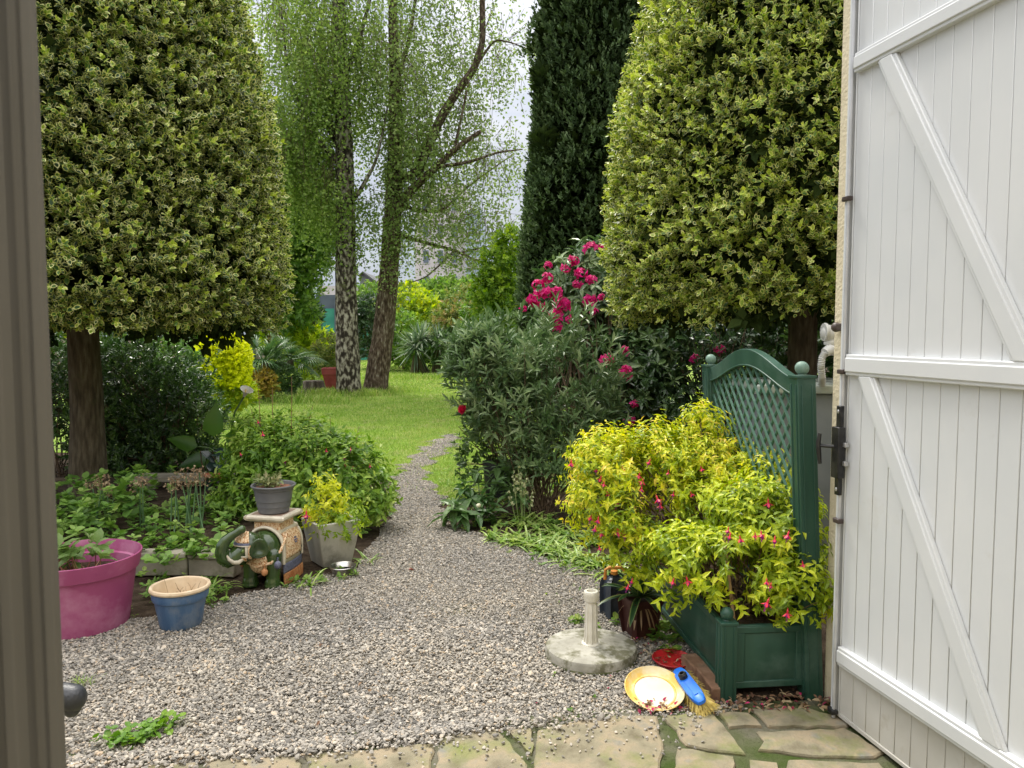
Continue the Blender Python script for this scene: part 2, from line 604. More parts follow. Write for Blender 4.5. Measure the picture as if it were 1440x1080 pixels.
# gravel: a sheet of grit with loose stones on it
GPX = [(60, 1100), (70, 905), (150, 872), (205, 868), (300, 852), (330, 838), (400, 826), (450, 812), (500, 800), (520, 770), (545, 735), (548, 700), (556, 672), (572, 650), (598, 628), (622, 614), (640, 609),
       (646, 612), (638, 628), (612, 645), (596, 662), (606, 676), (622, 700), (628, 735), (690, 758), (770, 788), (840, 800), (900, 815), (960, 860), (1030, 930), (1045, 1000), (1010, 1006), (900, 1012), (760, 1024), (700, 1034), (600, 1050), (430, 1066), (250, 1082), (120, 1100)]
GP = [G(*p)[:2] for p in GPX]
GP[0] = np.array([-2.6, 2.55]); GP[1] = np.array([-2.9, 3.9]); GP[-1] = np.array([-1.8, 2.6])
grit = noisy('grit', [(.3, (.15, .135, .105)), (.5, (.27, .245, .20)), (.7, (.38, .35, .30))], 150, .9, .8, 220, spec=.2, bdist=.006, wear=((.16, .17, .06), 1.6, .6, .72))
GPj = []
for i in range(len(GP)):
    a, b = GP[i], GP[(i + 1) % len(GP)]
    m = max(1, int(np.linalg.norm(b - a) / .12))
    for j in range(m):
        q_ = a + (b - a) * j / m
        k_ = np.clip((q_[1] - 5) / 4, .15, 1) * .13
        GPj.append(q_ + k_ * np.array([math.sin(q_[1] * 9.1) + math.sin(q_[1] * 23 + 1), math.sin(q_[0] * 11 + 2)]) * .6)
poly_sheet('path', GPj, 0.0, grit)
GP = GPj

def gravel_mat():
    m, t, b = newmat('stones')
    at = nd(t, 'ShaderNodeAttribute'); at.attribute_name = 'lc'
    sp = nd(t, 'ShaderNodeSeparateColor')
    t.links.new(at.outputs['Color'], sp.inputs['Color'])
    r = ramp(t, [(0, (.13, .125, .115)), (.2, (.22, .21, .192)), (.5, (.335, .315, .28)), (.74, (.43, .40, .352)), (.88, (.53, .49, .425)), (.94, (.44, .34, .23)), (1, (.58, .55, .49))])
    t.links.new(sp.outputs['Red'], r.inputs['Fac'])
    tc = nd(t, 'ShaderNodeTexCoord')
    n = nd(t, 'ShaderNodeTexNoise'); n.inputs['Scale'].default_value = 1.1; n.inputs['Detail'].default_value = 4
    t.links.new(tc.outputs['Object'], n.inputs['Vector'])
    rr = ramp(t, [(.3, (.80, .80, .82)), (.7, (1.12, 1.08, 1.02))])
    t.links.new(n.outputs['Fac'], rr.inputs['Fac'])
    mu = nd(t, 'ShaderNodeMix', data_type='RGBA', blend_type='MULTIPLY')
    mu.inputs[0].default_value = 1
    t.links.new(r.outputs['Color'], mu.inputs[6]); t.links.new(rr.outputs['Color'], mu.inputs[7])
    t.links.new(mu.outputs[2], b.inputs['Base Color'])
    b.inputs['Roughness'].default_value = .7
    b.inputs['Specular IOR Level'].default_value = .35
    return m
stones_m = gravel_mat()

def ico():
    p = (1 + 5 ** .5) / 2
    V = nrm(np.array([(-1, p, 0), (1, p, 0), (-1, -p, 0), (1, -p, 0), (0, -1, p), (0, 1, p), (0, -1, -p), (0, 1, -p), (p, 0, -1), (p, 0, 1), (-p, 0, -1), (-p, 0, 1)], float))
    F = np.array([(0, 11, 5), (0, 5, 1), (0, 1, 7), (0, 7, 10), (0, 10, 11), (1, 5, 9), (5, 11, 4), (11, 10, 2), (10, 7, 6), (7, 1, 8), (3, 9, 4), (3, 4, 2), (3, 2, 6), (3, 6, 8), (3, 8, 9), (4, 9, 5), (2, 4, 11), (6, 2, 10), (8, 6, 7), (9, 8, 1)])
    return V, F
def octa():
    V = np.array([(1, 0, 0), (0, 1, 0), (-1, 0, 0), (0, -1, 0), (0, 0, 1), (0, 0, -1)], float)
    F = np.array([(0, 1, 4), (1, 2, 4), (2, 3, 4), (3, 0, 4), (1, 0, 5), (2, 1, 5), (3, 2, 5), (0, 3, 5)])
    return V, F

def stones(xy, z, size, base):
    V0, F0 = base
    n = len(xy)
    g = np.random.default_rng(n)
    sc = np.stack([size * g.uniform(.8, 1.35, n), size * g.uniform(.6, 1.0, n), size * g.uniform(.32, .6, n)], 1)
    V = V0[None] * (1 + g.normal(0, .16, (n, len(V0), 1))) * sc[:, None]
    a = g.uniform(0, 6.28, n); tl = g.normal(0, .4, n); t2 = g.normal(0, .35, n)
    # tilt then spin
    c, s = np.cos(tl)[:, None], np.sin(tl)[:, None]
    y, zz = V[:, :, 1] * c - V[:, :, 2] * s, V[:, :, 1] * s + V[:, :, 2] * c
    c, s = np.cos(t2)[:, None], np.sin(t2)[:, None]
    x, zz = V[:, :, 0] * c - zz * s, V[:, :, 0] * s + zz * c
    c, s = np.cos(a)[:, None], np.sin(a)[:, None]
    X, Y = x * c - y * s, x * s + y * c
    V = np.stack([X + xy[:, 0:1], Y + xy[:, 1:2], zz + z[:, None]], 2)
    F = F0[None] + (np.arange(n) * len(V0))[:, None, None]
    r = g.random(n)
    lc = np.tile(np.stack([r, r, g.random(n)], 1)[:, None], (1, len(V0), 1))
    return V.reshape(-1, 3), F.reshape(-1, 3), lc.reshape(-1, 3)

def scatter(poly, dens, ymin, ymax, frac=None):
    P_ = np.array(poly)
    x0, x1 = P_[:, 0].min(), P_[:, 0].max()
    y0, y1 = max(ymin, P_[:, 1].min()), min(ymax, P_[:, 1].max())
    if y1 <= y0: return np.zeros((0, 2))
    n = int((x1 - x0) * (y1 - y0) * dens)
    q = np.stack([rng.uniform(x0, x1, n), rng.uniform(y0, y1, n)], 1)
    return q[inpoly(q, poly)]

near = scatter(GP, 19000, 2.4, 4.0)
mid_ = scatter(GP, 14000, 4.0, 6.2)
far_ = scatter(GP, 8500, 6.2, 14)
# a worn, thinner cover on the narrow path
far_ = far_[(lump(np.c_[far_, far_[:, 0] * 0], 3.0, 4) > -1.9 + .6 * np.clip((far_[:, 1] - 7.5) / 4, 0, 1))]
# strays that spill on to the flagstones
sx = rng.uniform(-2.2, .75, 900); sy = 2.95 - .035 * (sx + 2) * 0 - np.abs(rng.normal(0, .17, 900)) + .12 * sx
stray = np.stack([sx, sy], 1); stray = stray[stray[:, 1] > 2.35]
def zh(q): return .004 + .012 * rng.random(len(q)) + .010 * lump(np.c_[q, q[:, 0] * 0], 2.4, 9)
def spill(poly_px, n, spread):
    a = np.array([G(*p)[:2] for p in poly_px]); k = rng.integers(0, len(a) - 1, n); t = rng.random((n, 1))
    return a[k] * (1 - t) + a[k + 1] * t + np.c_[rng.normal(0, .03, n), -np.abs(rng.normal(0, spread, n)) + .03]
sp1 = spill([(60, 1086), (200, 1072), (300, 1064), (430, 1056), (520, 1048), (610, 1036), (700, 1020)], 2600, .05)
sp2 = spill([(610, 1036), (700, 1026), (760, 1022), (860, 1012)], 260, .05)
sp1 = np.concatenate([sp1, sp2])
st = [stones(sp1, np.full(len(sp1), .024) + .008 * rng.random(len(sp1)), rng.lognormal(-5.0, .3, len(sp1)), ico()), stones(near, zh(near), rng.lognormal(-5.17, .33, len(near)), ico()),
      stones(mid_, zh(mid_), rng.lognormal(-5.12, .28, len(mid_)), octa()),
      stones(far_, zh(far_) * .5, rng.lognormal(-5.0, .28, len(far_)), octa()),
      stones(stray, np.full(len(stray), .023), rng.lognormal(-5.2, .25, len(stray)), ico())]
V, F, C = join(st)
gr = npmesh('gravel', V, F, stones_m, None, (0, 0, 0), C, False)
gr['kind'] = 'stuff'

# patio of irregular flagstones
mortar = noisy('mossy_mortar', [(.35, (.05, .075, .018)), (.5, (.09, .10, .05)), (.65, (.15, .14, .105))], 5, .95, .9, 70, spec=.1, bdist=.012)
PAT = [(-2.6, 2.62), (-1.2, 2.78), (-.3, 2.93), (.1, 3.02), (.55, 3.07), (.85, 3.13), (1.42, 3.14), (2.4, -1.4), (-3, -1.4)]
poly_sheet('patio', PAT, 0.006, mortar)
flag_m = None
def flagmat():
    m = noisy('sandstone', [(.28, (.15, .13, .085)), (.45, (.235, .21, .145)), (.58, (.30, .245, .165)), (.72, (.20, .20, .175))], 9, .85, 1.0, 26, spec=.2, bdist=.012, wear=((.16, .19, .05), 3.4, .50, .70))
    t = m.node_tree
    return m
flag_m = flagmat()
FL = [[(756, 1031), (808, 1019), (864, 1011), (923, 1011), (928, 1035), (933, 1061), (926, 1090), (860, 1118), (748, 1110)],
      [(930, 1012), (1001, 1007), (1025, 1035), (1048, 1066), (1001, 1061), (963, 1052), (949, 1031)],
      [(1011, 1007), (1053, 1007), (1072, 1026), (1025, 1027)],
      [(1056, 1003), (1134, 1001), (1200, 1019), (1195, 1027), (1082, 1027)],
      [(1063, 1035), (1190, 1030), (1242, 1061), (1233, 1071), (1143, 1069), (1063, 1059), (1077, 1048)],
      [(952, 1057), (1034, 1071), (1032, 1105), (945, 1110)],
      [(1056, 1075), (1095, 1078), (1090, 1120), (1044, 1118)],
      [(1107, 1074), (1240, 1080), (1260, 1130), (1105, 1125)],
      [(620, 1034), (694, 1026), (709, 1040), (742, 1080), (738, 1120), (610, 1110)],
      [(713, 1031), (748, 1030), (750, 1066), (741, 1062)],
      [(430, 1066), (520, 1060), (612, 1050), (600, 1110), (440, 1120)],
      [(290, 1074), (420, 1070), (428, 1120), (280, 1130)],
      [(90, 1090), (280, 1078), (270, 1130), (60, 1140)]]
mb = MB()
for k, f in enumerate(FL):
    pts = [G(*p)[:2] for p in f]
    q = []
    for i in range(len(pts)):
        a, b = pts[i], pts[(i + 1) % len(pts)]
        n = max(1, int(np.linalg.norm(b - a) / .05))
        for j in range(n):
            pnt = a + (b - a) * j / n
            q.append(pnt + np.array([math.sin(pnt[1] * 61 + k), math.sin(pnt[0] * 53 + k * 2)]) * .006)
    c = np.mean(q, 0)
    z = .018 + .003 * math.sin(k * 3.1)
    n = len(q)
    V = [(p[0], p[1], -.01) for p in q] + [(p[0], p[1], z - .006) for p in q] + [((p[0] - c[0]) * .965 + c[0], (p[1] - c[1]) * .965 + c[1], z) for p in q] + [(c[0], c[1], z + .001)]
    F = [(i, (i + 1) % n, n + (i + 1) % n, n + i) for i in range(n)] + [(n + i, n + (i + 1) % n, 2 * n + (i + 1) % n, 2 * n + i) for i in range(n)] + [(2 * n + i, 2 * n + (i + 1) % n, 3 * n) for i in range(n)]
    mb.add(V, F)
# further rows of flags towards the house
g = np.random.default_rng(3)
for yy in np.arange(2.35, -1.2, -.42):
    x = -2.8
    while x < 1.5:
        wdt = g.uniform(.35, .7)
        if yy > 2.2 and x > -5:
            pass
        if yy < 2.2:
            h = .19
            q = [(x + .02, yy - h), (x + wdt - .02, yy - h + g.uniform(-.03, .03)), (x + wdt - .02 + g.uniform(-.04, .02), yy + h - .02), (x + .02 + g.uniform(0, .04), yy + h - .02)]
            mb.prism(q, -.01, .018)
        x += wdt
o = mb.build('flagstones', flag_m, None, bevel=.0, smooth=20); o['kind'] = 'structure'

# lawn grass
grass_m = leafmat('grass_blades', [(.13, .235, .03), (.21, .33, .05), (.31, .41, .09), (.42, .43, .16)], tr=.35, rough=.6, clump=(1.1, .6))
def blades(q, h, wd, lean=.45):
    n = len(q)
    d = np.stack([rng.normal(0, lean, n), rng.normal(0, lean, n), np.ones(n)], 1)
    base = np.c_[q, np.zeros(n)]
    side = nrm(np.stack([rng.normal(0, 1, n), rng.normal(0, .6, n), np.zeros(n)], 1))
    d = nrm(d)
    h = h * rng.uniform(.5, 1.3, n)
    m1 = base + d * (h * .55)[:, None]
    tip = base + d * h[:, None] + np.stack([d[:, 0], d[:, 1], -.3 * np.ones(n)], 1) * (h * .35)[:, None]
    wd = np.broadcast_to(wd, (n,))[:, None] * side
    V = np.stack([base - wd, base + wd, m1 + wd * .8, m1 - wd * .8, tip], 1)
    F4 = np.array([(0, 1, 2, 3)])[None] + (np.arange(n) * 5)[:, None, None]
    F3 = np.array([(3, 2, 4)])[None] + (np.arange(n) * 5)[:, None, None]
    lc = np.tile(rng.random((n, 1, 1)), (1, 5, 3))
    return (V.reshape(-1, 3), F4.reshape(-1, 4), lc.reshape(-1, 3)), F3.reshape(-1, 3)
gv, g4, g3, gc, off = [], [], [], [], 0
for y0, y1, dens, h, wd in ((6.8, 10, 2600, .038, .0022), (10, 14, 1500, .042, .003), (14, 20, 600, .05, .005), (20, 30, 240, .055, .009), (30, 43, 90, .06, .016)):
    n = int((y1 - y0) * dens * (y1 * .62))
    y = rng.uniform(y0, y1, n); x = (rng.uniform(-.42, .2, n)) * y
    q = np.stack([x, y], 1)
    q = q[inpoly(q, LAWN)]
    q = q[~inpoly(q, GP) | (rng.random(len(q)) < .04 + .22 * np.clip((q[:, 1] - 6.9) / 4, 0, 1) * (lump(np.c_[q, q[:, 0] * 0], 9, 77) > .22))]
    q = q[lump(np.c_[q, q[:, 0] * 0], 1.1, 21) > -.75]
    (v, f4, c), f3 = blades(q, h, wd)
    gv.append(v); g4.append(f4 + off); g3.append(f3 + off); gc.append(c); off += len(v)
# longer uncut grass round the birch trunks and stump
for c0, sr, n in ((G(487, 556)[:2], .8, 2600), (G(527, 552)[:2], .7, 2000), (G(448, 562)[:2], .5, 300), (G(600, 532)[:2], 1.5, 1500), (G(420, 565)[:2], 1.0, 900)):
    q = c0 + rng.normal(0, 1, (n, 2)) * [sr, sr * .55] * .6
    (v, f4, c), f3 = blades(q, .10 if n == 300 else .21, .009, .4)
    gv.append(v); g4.append(f4 + off); g3.append(f3 + off); gc.append(c); off += len(v)
go = npmesh('grass', np.concatenate(gv), [np.concatenate(g3), np.concatenate(g4)], grass_m, None, (0, 0, 0), np.concatenate(gc), False)
go['kind'] = 'stuff'

# ================================================================== HOUSE WALL, SHUTTER, DOOR FRAME
E = np.array([1.302, 3.004, 0.0])
U = np.array([.2045, -.979, 0.0]); U /= np.linalg.norm(U)      # along the shutter, towards the house door
N = np.array([-.979, -.2045, 0.0]); N /= np.linalg.norm(N)     # out of the shutter's face
BASIS = np.stack([U, N, [0, 0, 1]], 1)                          # columns: u, n, z
def S(u, n, z): return E + U * u + N * n + np.array([0, 0, z])

stucco = noisy('stucco', [(.3, (.60, .53, .37)), (.7, (.71, .64, .47))], 5, .9, .7, 85, spec=.1, bdist=.008, wear=((.42, .35, .23), 3, .6, .8))
h = thing('house', 'house with pale yellow roughcast wall ending beside the white shutter', 'house', (2.0, 1.0, 0))
c0 = S(-.158, -.06, 0)[:2]
fo = [c0, S(-.158, -.30, 0)[:2], S(-.158, -.30, 0)[:2] + [3.0, 0.4], (6, -1.5), (6, -2.2), (-7, -2.2), (-7, -1.5), (-.9, -1.5), S(4.55, -.06, 0)[:2]]
MB().prism([tuple(p) for p in fo], -.02, 3.4).build('wall', stucco, h, smooth=0)
brown_m = noisy('brown_paint', [(.4, (.05, .035, .03)), (.6, (.075, .055, .05))], 20, .45, .1, spec=.5)
mb = MB()
cp = S(-.045, -.043, 1.573)
mb.box(cp, (.14, .028, .030), BASIS)
mb.ell(S(-.118, -.04, 1.573), (.022, .02, .02), BASIS)
mb.build('shutter_catch', brown_m, h, bevel=.004)

white_m = noisy('white_pvc', [(.4, (.62, .64, .655)), (.6, (.66, .675, .685))], 2.5, .34, .03, 300, spec=.5, wear=((.52, .51, .475), 4, .62, .85))
dirty_m = noisy('white_pvc_soiled', [(.35, (.46, .445, .40)), (.65, (.54, .53, .50))], 4, .5, .05, 200, spec=.4, wear=((.38, .35, .28), 9, .6, .8))
black_m = noisy('black_metal', [(.4, (.012, .012, .013)), (.6, (.03, .03, .03))], 30, .4, .1, spec=.5, metal=.2)
steel_m = noisy('bolt_steel', [(.4, (.45, .45, .45)), (.6, (.6, .6, .6))], 20, .35, .05, metal=.8)
HW, HT = 1.06, 3.02
sh = thing('shutter', 'tall white plastic board shutter folded open against the yellow wall', 'shutter', S(.5, 0, 0.03))
mb = MB()
mb.box(S(HW / 2, -.012, (.30 + HT) / 2), (HW, .018, HT - .30), BASIS)
k = 0
u = .045
while u < HW - .01:
    wv = min(.0765, HW - u)
    mb.box(S(u + wv / 2, .0035, (.30 + HT) / 2), (wv + .0002, .013, HT - .30), BASIS)
    u += .0785
mb.build('panel', white_m, sh, bevel=.0016, seg=1)
mb = MB()
mb.box(S(HW / 2, -.012, (.03 + .30) / 2), (HW, .018, .27), BASIS)
u = .045
while u < HW - .01:
    wv = min(.0765, HW - u)
    mb.box(S(u + wv / 2, .0035, .165), (wv + .0002, .013, .262), BASIS)
    u += .0785
mb.box(S(HW / 2, .004, .036), (HW, .022, .016), BASIS)
o = mb.build('kick_panel', dirty_m, sh, bevel=.0018, seg=1); o['label'] = 'lowest boards of the shutter, soiled by rain splash'
mb = MB()
mb.box(S(.012, -.002, (HT + .03) / 2), (.024, .046, HT - .03), BASIS)
mb.box(S(.040, .008, (HT + .03) / 2), (.006, .010, HT - .03), BASIS)
mb.build('stile', white_m, sh, bevel=.003)
zP = lambda y: float(P(1195, y, E[1] - .03)[2])
R1, R2, R3 = (zP(931), zP(905)), (zP(527), zP(498)), (zP(106), zP(79))
for z0, z1 in (R1, R2, R3):
    mb = MB()
    mb.box(S((HW + .05) / 2, .018, (z0 + z1) / 2), (HW - .05, .028, z1 - z0), BASIS)
    mb.box(S((HW + .05) / 2, .0235, (z0 + z1) / 2), (HW - .052, .028, z1 - z0 - .026), BASIS)
    mb.build('rail', white_m, sh, bevel=.004, seg=3)
for (ua, za, ub, zb) in ((.222, R3[0], .845, R2[1]), (.163, R2[0], .79, R1[1])):
    a, b = np.array([ua, za]), np.array([ub, zb])
    dd = (b - a) / np.linalg.norm(b - a)
    for wd, n0, nm in ((.088, .0, 0),):
        mb = MB()
        for ww, dp in ((.082, .028), (.056, .0335)):
            # ends cut level with the rails
            hw = ww / 2 / abs(dd[1]) if abs(dd[1]) > 1e-3 else ww / 2
            poly = [(ua - hw, za), (ua + hw, za), (ub + hw, zb), (ub - hw, zb)]
            V = [S(p[0], .010, p[1]) for p in poly] + [S(p[0], dp, p[1]) for p in poly]
            mb.add(V, [(3, 2, 1, 0), (4, 5, 6, 7), (0, 1, 5, 4), (1, 2, 6, 5), (2, 3, 7, 6), (3, 0, 4, 7)])
        mb.build('brace', white_m, sh, bevel=.004, seg=3)
# espagnolette rod, its guides and the lock
mb = MB(); mb.tube([S(.030, .026, .02), S(.030, .026, HT)], .007, 10)
mb.build('bolt_rod', noisy('grey_rod', [(.4, (.5, .51, .53)), (.6, (.6, .61, .63))], 10, .35, 0, metal=.3), sh)
for z in (.045, .815, 1.40, 2.06, 2.86):
    mb = MB(); mb.box(S(.030, .030, z), (.034, .026, .018), BASIS); mb.box(S(.006, .026, z), (.016, .016, .014), BASIS)
    mb.build('rod_guide', brown_m if z > .1 else black_m, sh, bevel=.003)
mb = MB()
mb.box(S(.028, .038, 1.085), (.046, .030, .20), BASIS)
mb.box(S(.030, .034, 1.225), (.026, .018, .085), BASIS)
mb.box(S(.030, .034, .955), (.026, .018, .075), BASIS)
mb.ell(S(.030, .044, 1.085), (.010, .008, .02), BASIS)
lk = mb.build('lock', black_m, sh, bevel=.003)
mb = MB()
mb.tube([S(.020, .05, 1.107), S(-.004, .075, 1.107), S(-.022, .085, 1.107)], .007, 8)
mb.tube([S(-.022, .085, 1.155), S(-.024, .090, 1.12), S(-.022, .088, 1.08), S(-.018, .084, 1.035)], [.007, .010, .010, .007], 8)
mb.build('handle', black_m, lk)
for z in (1.118, 1.045): MB().box(S(.058, .026, z), (.016, .018, .018), BASIS).build('keeper', steel_m, lk, bevel=.002)
for z in (1.245, .94): MB().ell(S(.030, .044, z), (.006, .003, .008), BASIS).build('screw', steel_m, lk)

# metal door frame close to the camera, at the left edge
frame_m = noisy('taupe_metal', [(.4, (.098, .095, .090)), (.6, (.112, .108, .103))], 3, .42, .03, 200, spec=.5)
dfr = thing('door_frame', 'taupe metal door frame upright standing close by, out of focus', 'door frame', (-.42, .62, 0))
Yf = .62
def fx(px): return (px - 720) / 1080 * Yf
prof = [(fx(72), Yf), (fx(72) - .003, Yf - .004), (fx(52), Yf - .004), (fx(40), Yf + .003), (fx(28), Yf + .003), (fx(22), Yf - .004), (fx(12), Yf - .010), (fx(-5), Yf - .010), (fx(-14), Yf - .001),
        (fx(-60), Yf), (fx(-60), Yf - .05), (fx(-160), Yf - .05), (fx(-160), Yf + .05), (fx(-60), Yf + .05), (fx(60) - .02, Yf + .012)]
# the upright is vertical: its right edge is found at horizon height
MB().prism(prof, .0, 2.9).build('upright', frame_m, dfr, bevel=.0015, smooth=0)
MB().box((fx(-110), Yf, .02), (.09, .12, .03)).build('sill', frame_m, dfr, bevel=.003)
# ================================================================== GREEN PLANTER WITH TRELLIS
green_m = noisy('green_plastic', [(.35, (.016, .062, .042)), (.65, (.028, .085, .060))], 3, .42, .12, 180, stretch=(4, 4, .6), spec=.5, bdist=.002, wear=((.09, .155, .13), 3.4, .50, .74))
pale_green_m = noisy('faded_green', [(.35, (.14, .24, .19)), (.65, (.20, .30, .25))], 30, .5, .1, spec=.4)
soil2 = noisy('potting_soil', [(.3, (.03, .02, .013)), (.6, (.08, .055, .035)), (.8, (.14, .10, .07))], 45, .95, 1.0, 90, spec=.1, bdist=.02)
PA = G(1020, 984)
PD = np.array([-.097, .995, 0.0]); PD /= np.linalg.norm(PD)
PS = np.array([PD[1], -PD[0], 0.0])
PB = np.stack([PS, PD, [0, 0, 1.0]], 1)
def Q(s, l, z): return PA + PS * s + PD * l + np.array([0, 0, z])
WB, LB = .375, 1.07
pl = thing('planter', 'dark green plastic planter box with tall arched lattice trellis at its back', 'planter', Q(WB / 2, LB / 2, 0))
def ballpost(s, l, top, wd, ball, name):
    mb = MB()
    mb.box(Q(s, l, top / 2), (wd, wd, top), PB)
    mb.box(Q(s, l, top + .004), (wd + .008, wd + .008, .012), PB)
    for k in (-1, 1):
        mb.box(Q(s + k * wd * .28, l - wd / 2 - .001, top / 2), (.004, .006, top * .96), PB)
        mb.box(Q(s - wd / 2 - .001, l + k * wd * .28, top / 2), (.006, .004, top * .96), PB)
    o = mb.build(name, green_m, pl, bevel=.004)
    b = MB().lathe([(.012, -.006), (.018, .0), (.014, .008)] , Q(s, l, top + .010), 16)
    b.ell(Q(s, l, top + .010 + ball), (ball, ball, ball), I3, 24, 14)
    b.build('ball_finial', pale_green_m if top > 1 else green_m, o)
    return o
for (s, l) in ((0, 0), (0, LB)): ballpost(s, l, .335, .068, .028, 'post')
for (s, l) in ((WB, 0), (WB, LB)): ballpost(s, l, 1.364, .078, .029, 'trellis_post')
def panel(cs, cl, ln, axis):
    """panel with a raised frame and a pillow field; axis 's' = short end, 'l' = long side"""
    mb = MB()
    for (w0, h0, th, dz) in ((ln, .27, .020, 0),):
        if axis == 's': mb.box(Q(cs, cl, .185), (w0, th, h0), PB)
        else: mb.box(Q(cs, cl, .185), (th, w0, h0), PB)
    sgn = -1
    # frame members
    for (a, b, ww, hh) in ((0, .118, ln, .028), (0, -.118, ln, .028), (-ln / 2 + .02, 0, .04, .21), (ln / 2 - .02, 0, .04, .21)):
        if axis == 's': mb.box(Q(cs + a, cl - .010, .185 + b), (ww, .016, hh), PB)
        else: mb.box(Q(cs - .010, cl + a, .185 + b), (.016, ww, hh), PB)
    # pillow field
    n, m = 14, 8
    V, F = [], []
    for i in range(n + 1):
        for j in range(m + 1):
            x, z = (i / n - .5) * (ln - .085), (j / m - .5) * .200
            e = min(1, min(i, n - i) / 2.5) * min(1, min(j, m - j) / 1.6)
            d = .011 + .009 * e
            V.append(Q(cs + x, cl - d, .185 + z) if axis == 's' else Q(cs - d, cl + x, .185 + z))
    F = [(i * (m + 1) + j, (i + 1) * (m + 1) + j, (i + 1) * (m + 1) + j + 1, i * (m + 1) + j + 1) for i in range(n) for j in range(m)]
    mb.add(V, F)
    return mb.build('side_panel', green_m, pl, bevel=.003)
panel(WB / 2, 0.004, WB - .07, 's')
panel(WB / 2, LB - .004, WB - .07, 's')
panel(0.004, LB / 2, LB - .07, 'l')
panel(WB - .004, LB / 2, LB - .078, 'l')
MB().box(Q(WB / 2, LB / 2, .285), (WB - .03, LB - .03, .02), PB).build('soil', soil2, pl)
def zt(l):
    x = (l / LB - .5) * 2
    return 1.355 + .118 * (.5 + .5 * math.cos(PI * x)) ** .85
def zi(l):
    x = (l / LB - .5) * 2
    return 1.288 + .108 * (.5 + .5 * math.cos(PI * x)) ** .85
mb = MB()
n = 28
for a, b, dx in ((zt, zi, .022),):
    V, F = [], []
    for i in range(n + 1):
        l = .035 + (LB - .07) * i / n
        V += [Q(WB - dx, l, b(l)), Q(WB + dx, l, b(l)), Q(WB + dx, l, a(l)), Q(WB - dx, l, a(l))]
    for i in range(n):
        for j in range(4): F.append((4 * i + j, 4 * i + (j + 1) % 4, 4 * i + 4 + (j + 1) % 4, 4 * i + 4 + j))
    mb.add(V, F)
    # moulded lip on the inner edge of the arch
    mb.tube([Q(WB - .02, .035 + (LB - .07) * i / n, zi(.035 + (LB - .07) * i / n) - .002) for i in range(n + 1)], .006, 6)
mb.build('arch', green_m, pl, bevel=.003)
mb = MB(); mb.box(Q(WB, LB / 2, .36), (.035, LB - .075, .04), PB); mb.build('trellis_rail', green_m, pl, bevel=.004)
lat_m = noisy('lattice_green', [(.35, (.05, .135, .095)), (.65, (.075, .17, .125))], 10, .45, .08, spec=.5)
for sg, dep in ((1, -.004), (-1, .004)):
    mb = MB()
    c = -1.6
    while c < 2.6:
        # the line z = sg*l + c, clipped to the opening
        ls = [l for l in np.linspace(.036, LB - .036, 240) if .375 < sg * l * 1.1 + c < zi(l)]
        if len(ls) > 3:
            a, b = ls[0], ls[-1]
            pa, pb = Q(WB + dep, a, sg * a * 1.1 + c), Q(WB + dep, b, sg * b * 1.1 + c)
            ax = pb - pa; L = np.linalg.norm(ax); ax /= L
            mb.box((pa + pb) / 2, (.0075, L, .015), np.stack([PS, ax, np.cross(PS, ax)], 1))
            mb.box((pa + pb) / 2 + PS * (-.0045), (.004, L, .008), np.stack([PS, ax, np.cross(PS, ax)], 1))
        c += .088
    mb.build('lattice', lat_m, pl, bevel=.0015)

# the trellis leans a little towards the path
for o_ in list(scn.objects):
    if o_.type == 'MESH' and o_.name.split('.')[0] in ('trellis_post', 'arch', 'trellis_rail', 'lattice', 'ball_finial'):
        for v_ in o_.data.vertices:
            if v_.co.z > .45 or o_.name.split('.')[0] != 'ball_finial':
                v_.co.x -= .050 * max(0, v_.co.z)
# ================================================================== SMALL THINGS BY THE PLANTER
conc = noisy('weathered_concrete', [(.3, (.24, .23, .19)), (.5, (.42, .405, .35)), (.7, (.60, .58, .52))], 5, .9, .6, 70, spec=.2, bdist=.004, wear=((.16, .155, .10), 9, .47, .60))
cream_m = noisy('cream_plastic', [(.35, (.62, .59, .50)), (.65, (.74, .71, .63))], 14, .5, .1, spec=.4, wear=((.45, .38, .25), 14, .62, .8))
c = G(836, 951); c = c + [.005, .212, 0]
ub = thing('umbrella_base', 'round weathered concrete parasol base with cream plastic tube, on the gravel', 'parasol base', c)
pf = [(0, 0), (.205, 0), (.218, .008), (.219, .045), (.214, .056), (.203, .062), (.06, .066), (0, .067)]
MB().lathe(pf, c, 56, wob=.004).build('concrete_disc', conc, ub)
algae = noisy('algae_rim', [(.4, (.06, .075, .02)), (.6, (.13, .14, .06))], 30, .95, .5)
MB().lathe([(.2185, -.004), (.2215, .003), (.2210, .011), (.2185, .017)], c, 56, wob=.006).build('algae_band', algae, ub)
mb = MB()
mb.lathe([(.046, .064), (.044, .070), (.031, .074), (.0275, .10), (.0262, .20), (.0262, .275), (.018, .275), (.018, .1), (0, .1)], c, 28)
for k in range(8):
    a = k * PI / 4
    e = np.array([math.cos(a), math.sin(a), 0])
    mb.tube([c + e * .0335 + [0, 0, .07], c + e * .028 + [0, 0, .12], c + e * .0265 + [0, 0, .26]], .004, 6)
tb = mb.build('tube', cream_m, ub)
mb = MB()
mb.lathe([(.0262, .272), (.0345, .276), (.0355, .282), (.0355, .318), (.0335, .322), (.022, .322), (.021, .300), (0, .300)], c, 28)
for k in range(28):
    a = k * PI / 14
    mb.box(c + np.array([math.cos(a) * .0358, math.sin(a) * .0358, .298]), (.003, .002, .03), rotz(a))
mb.build('collar', cream_m, ub)

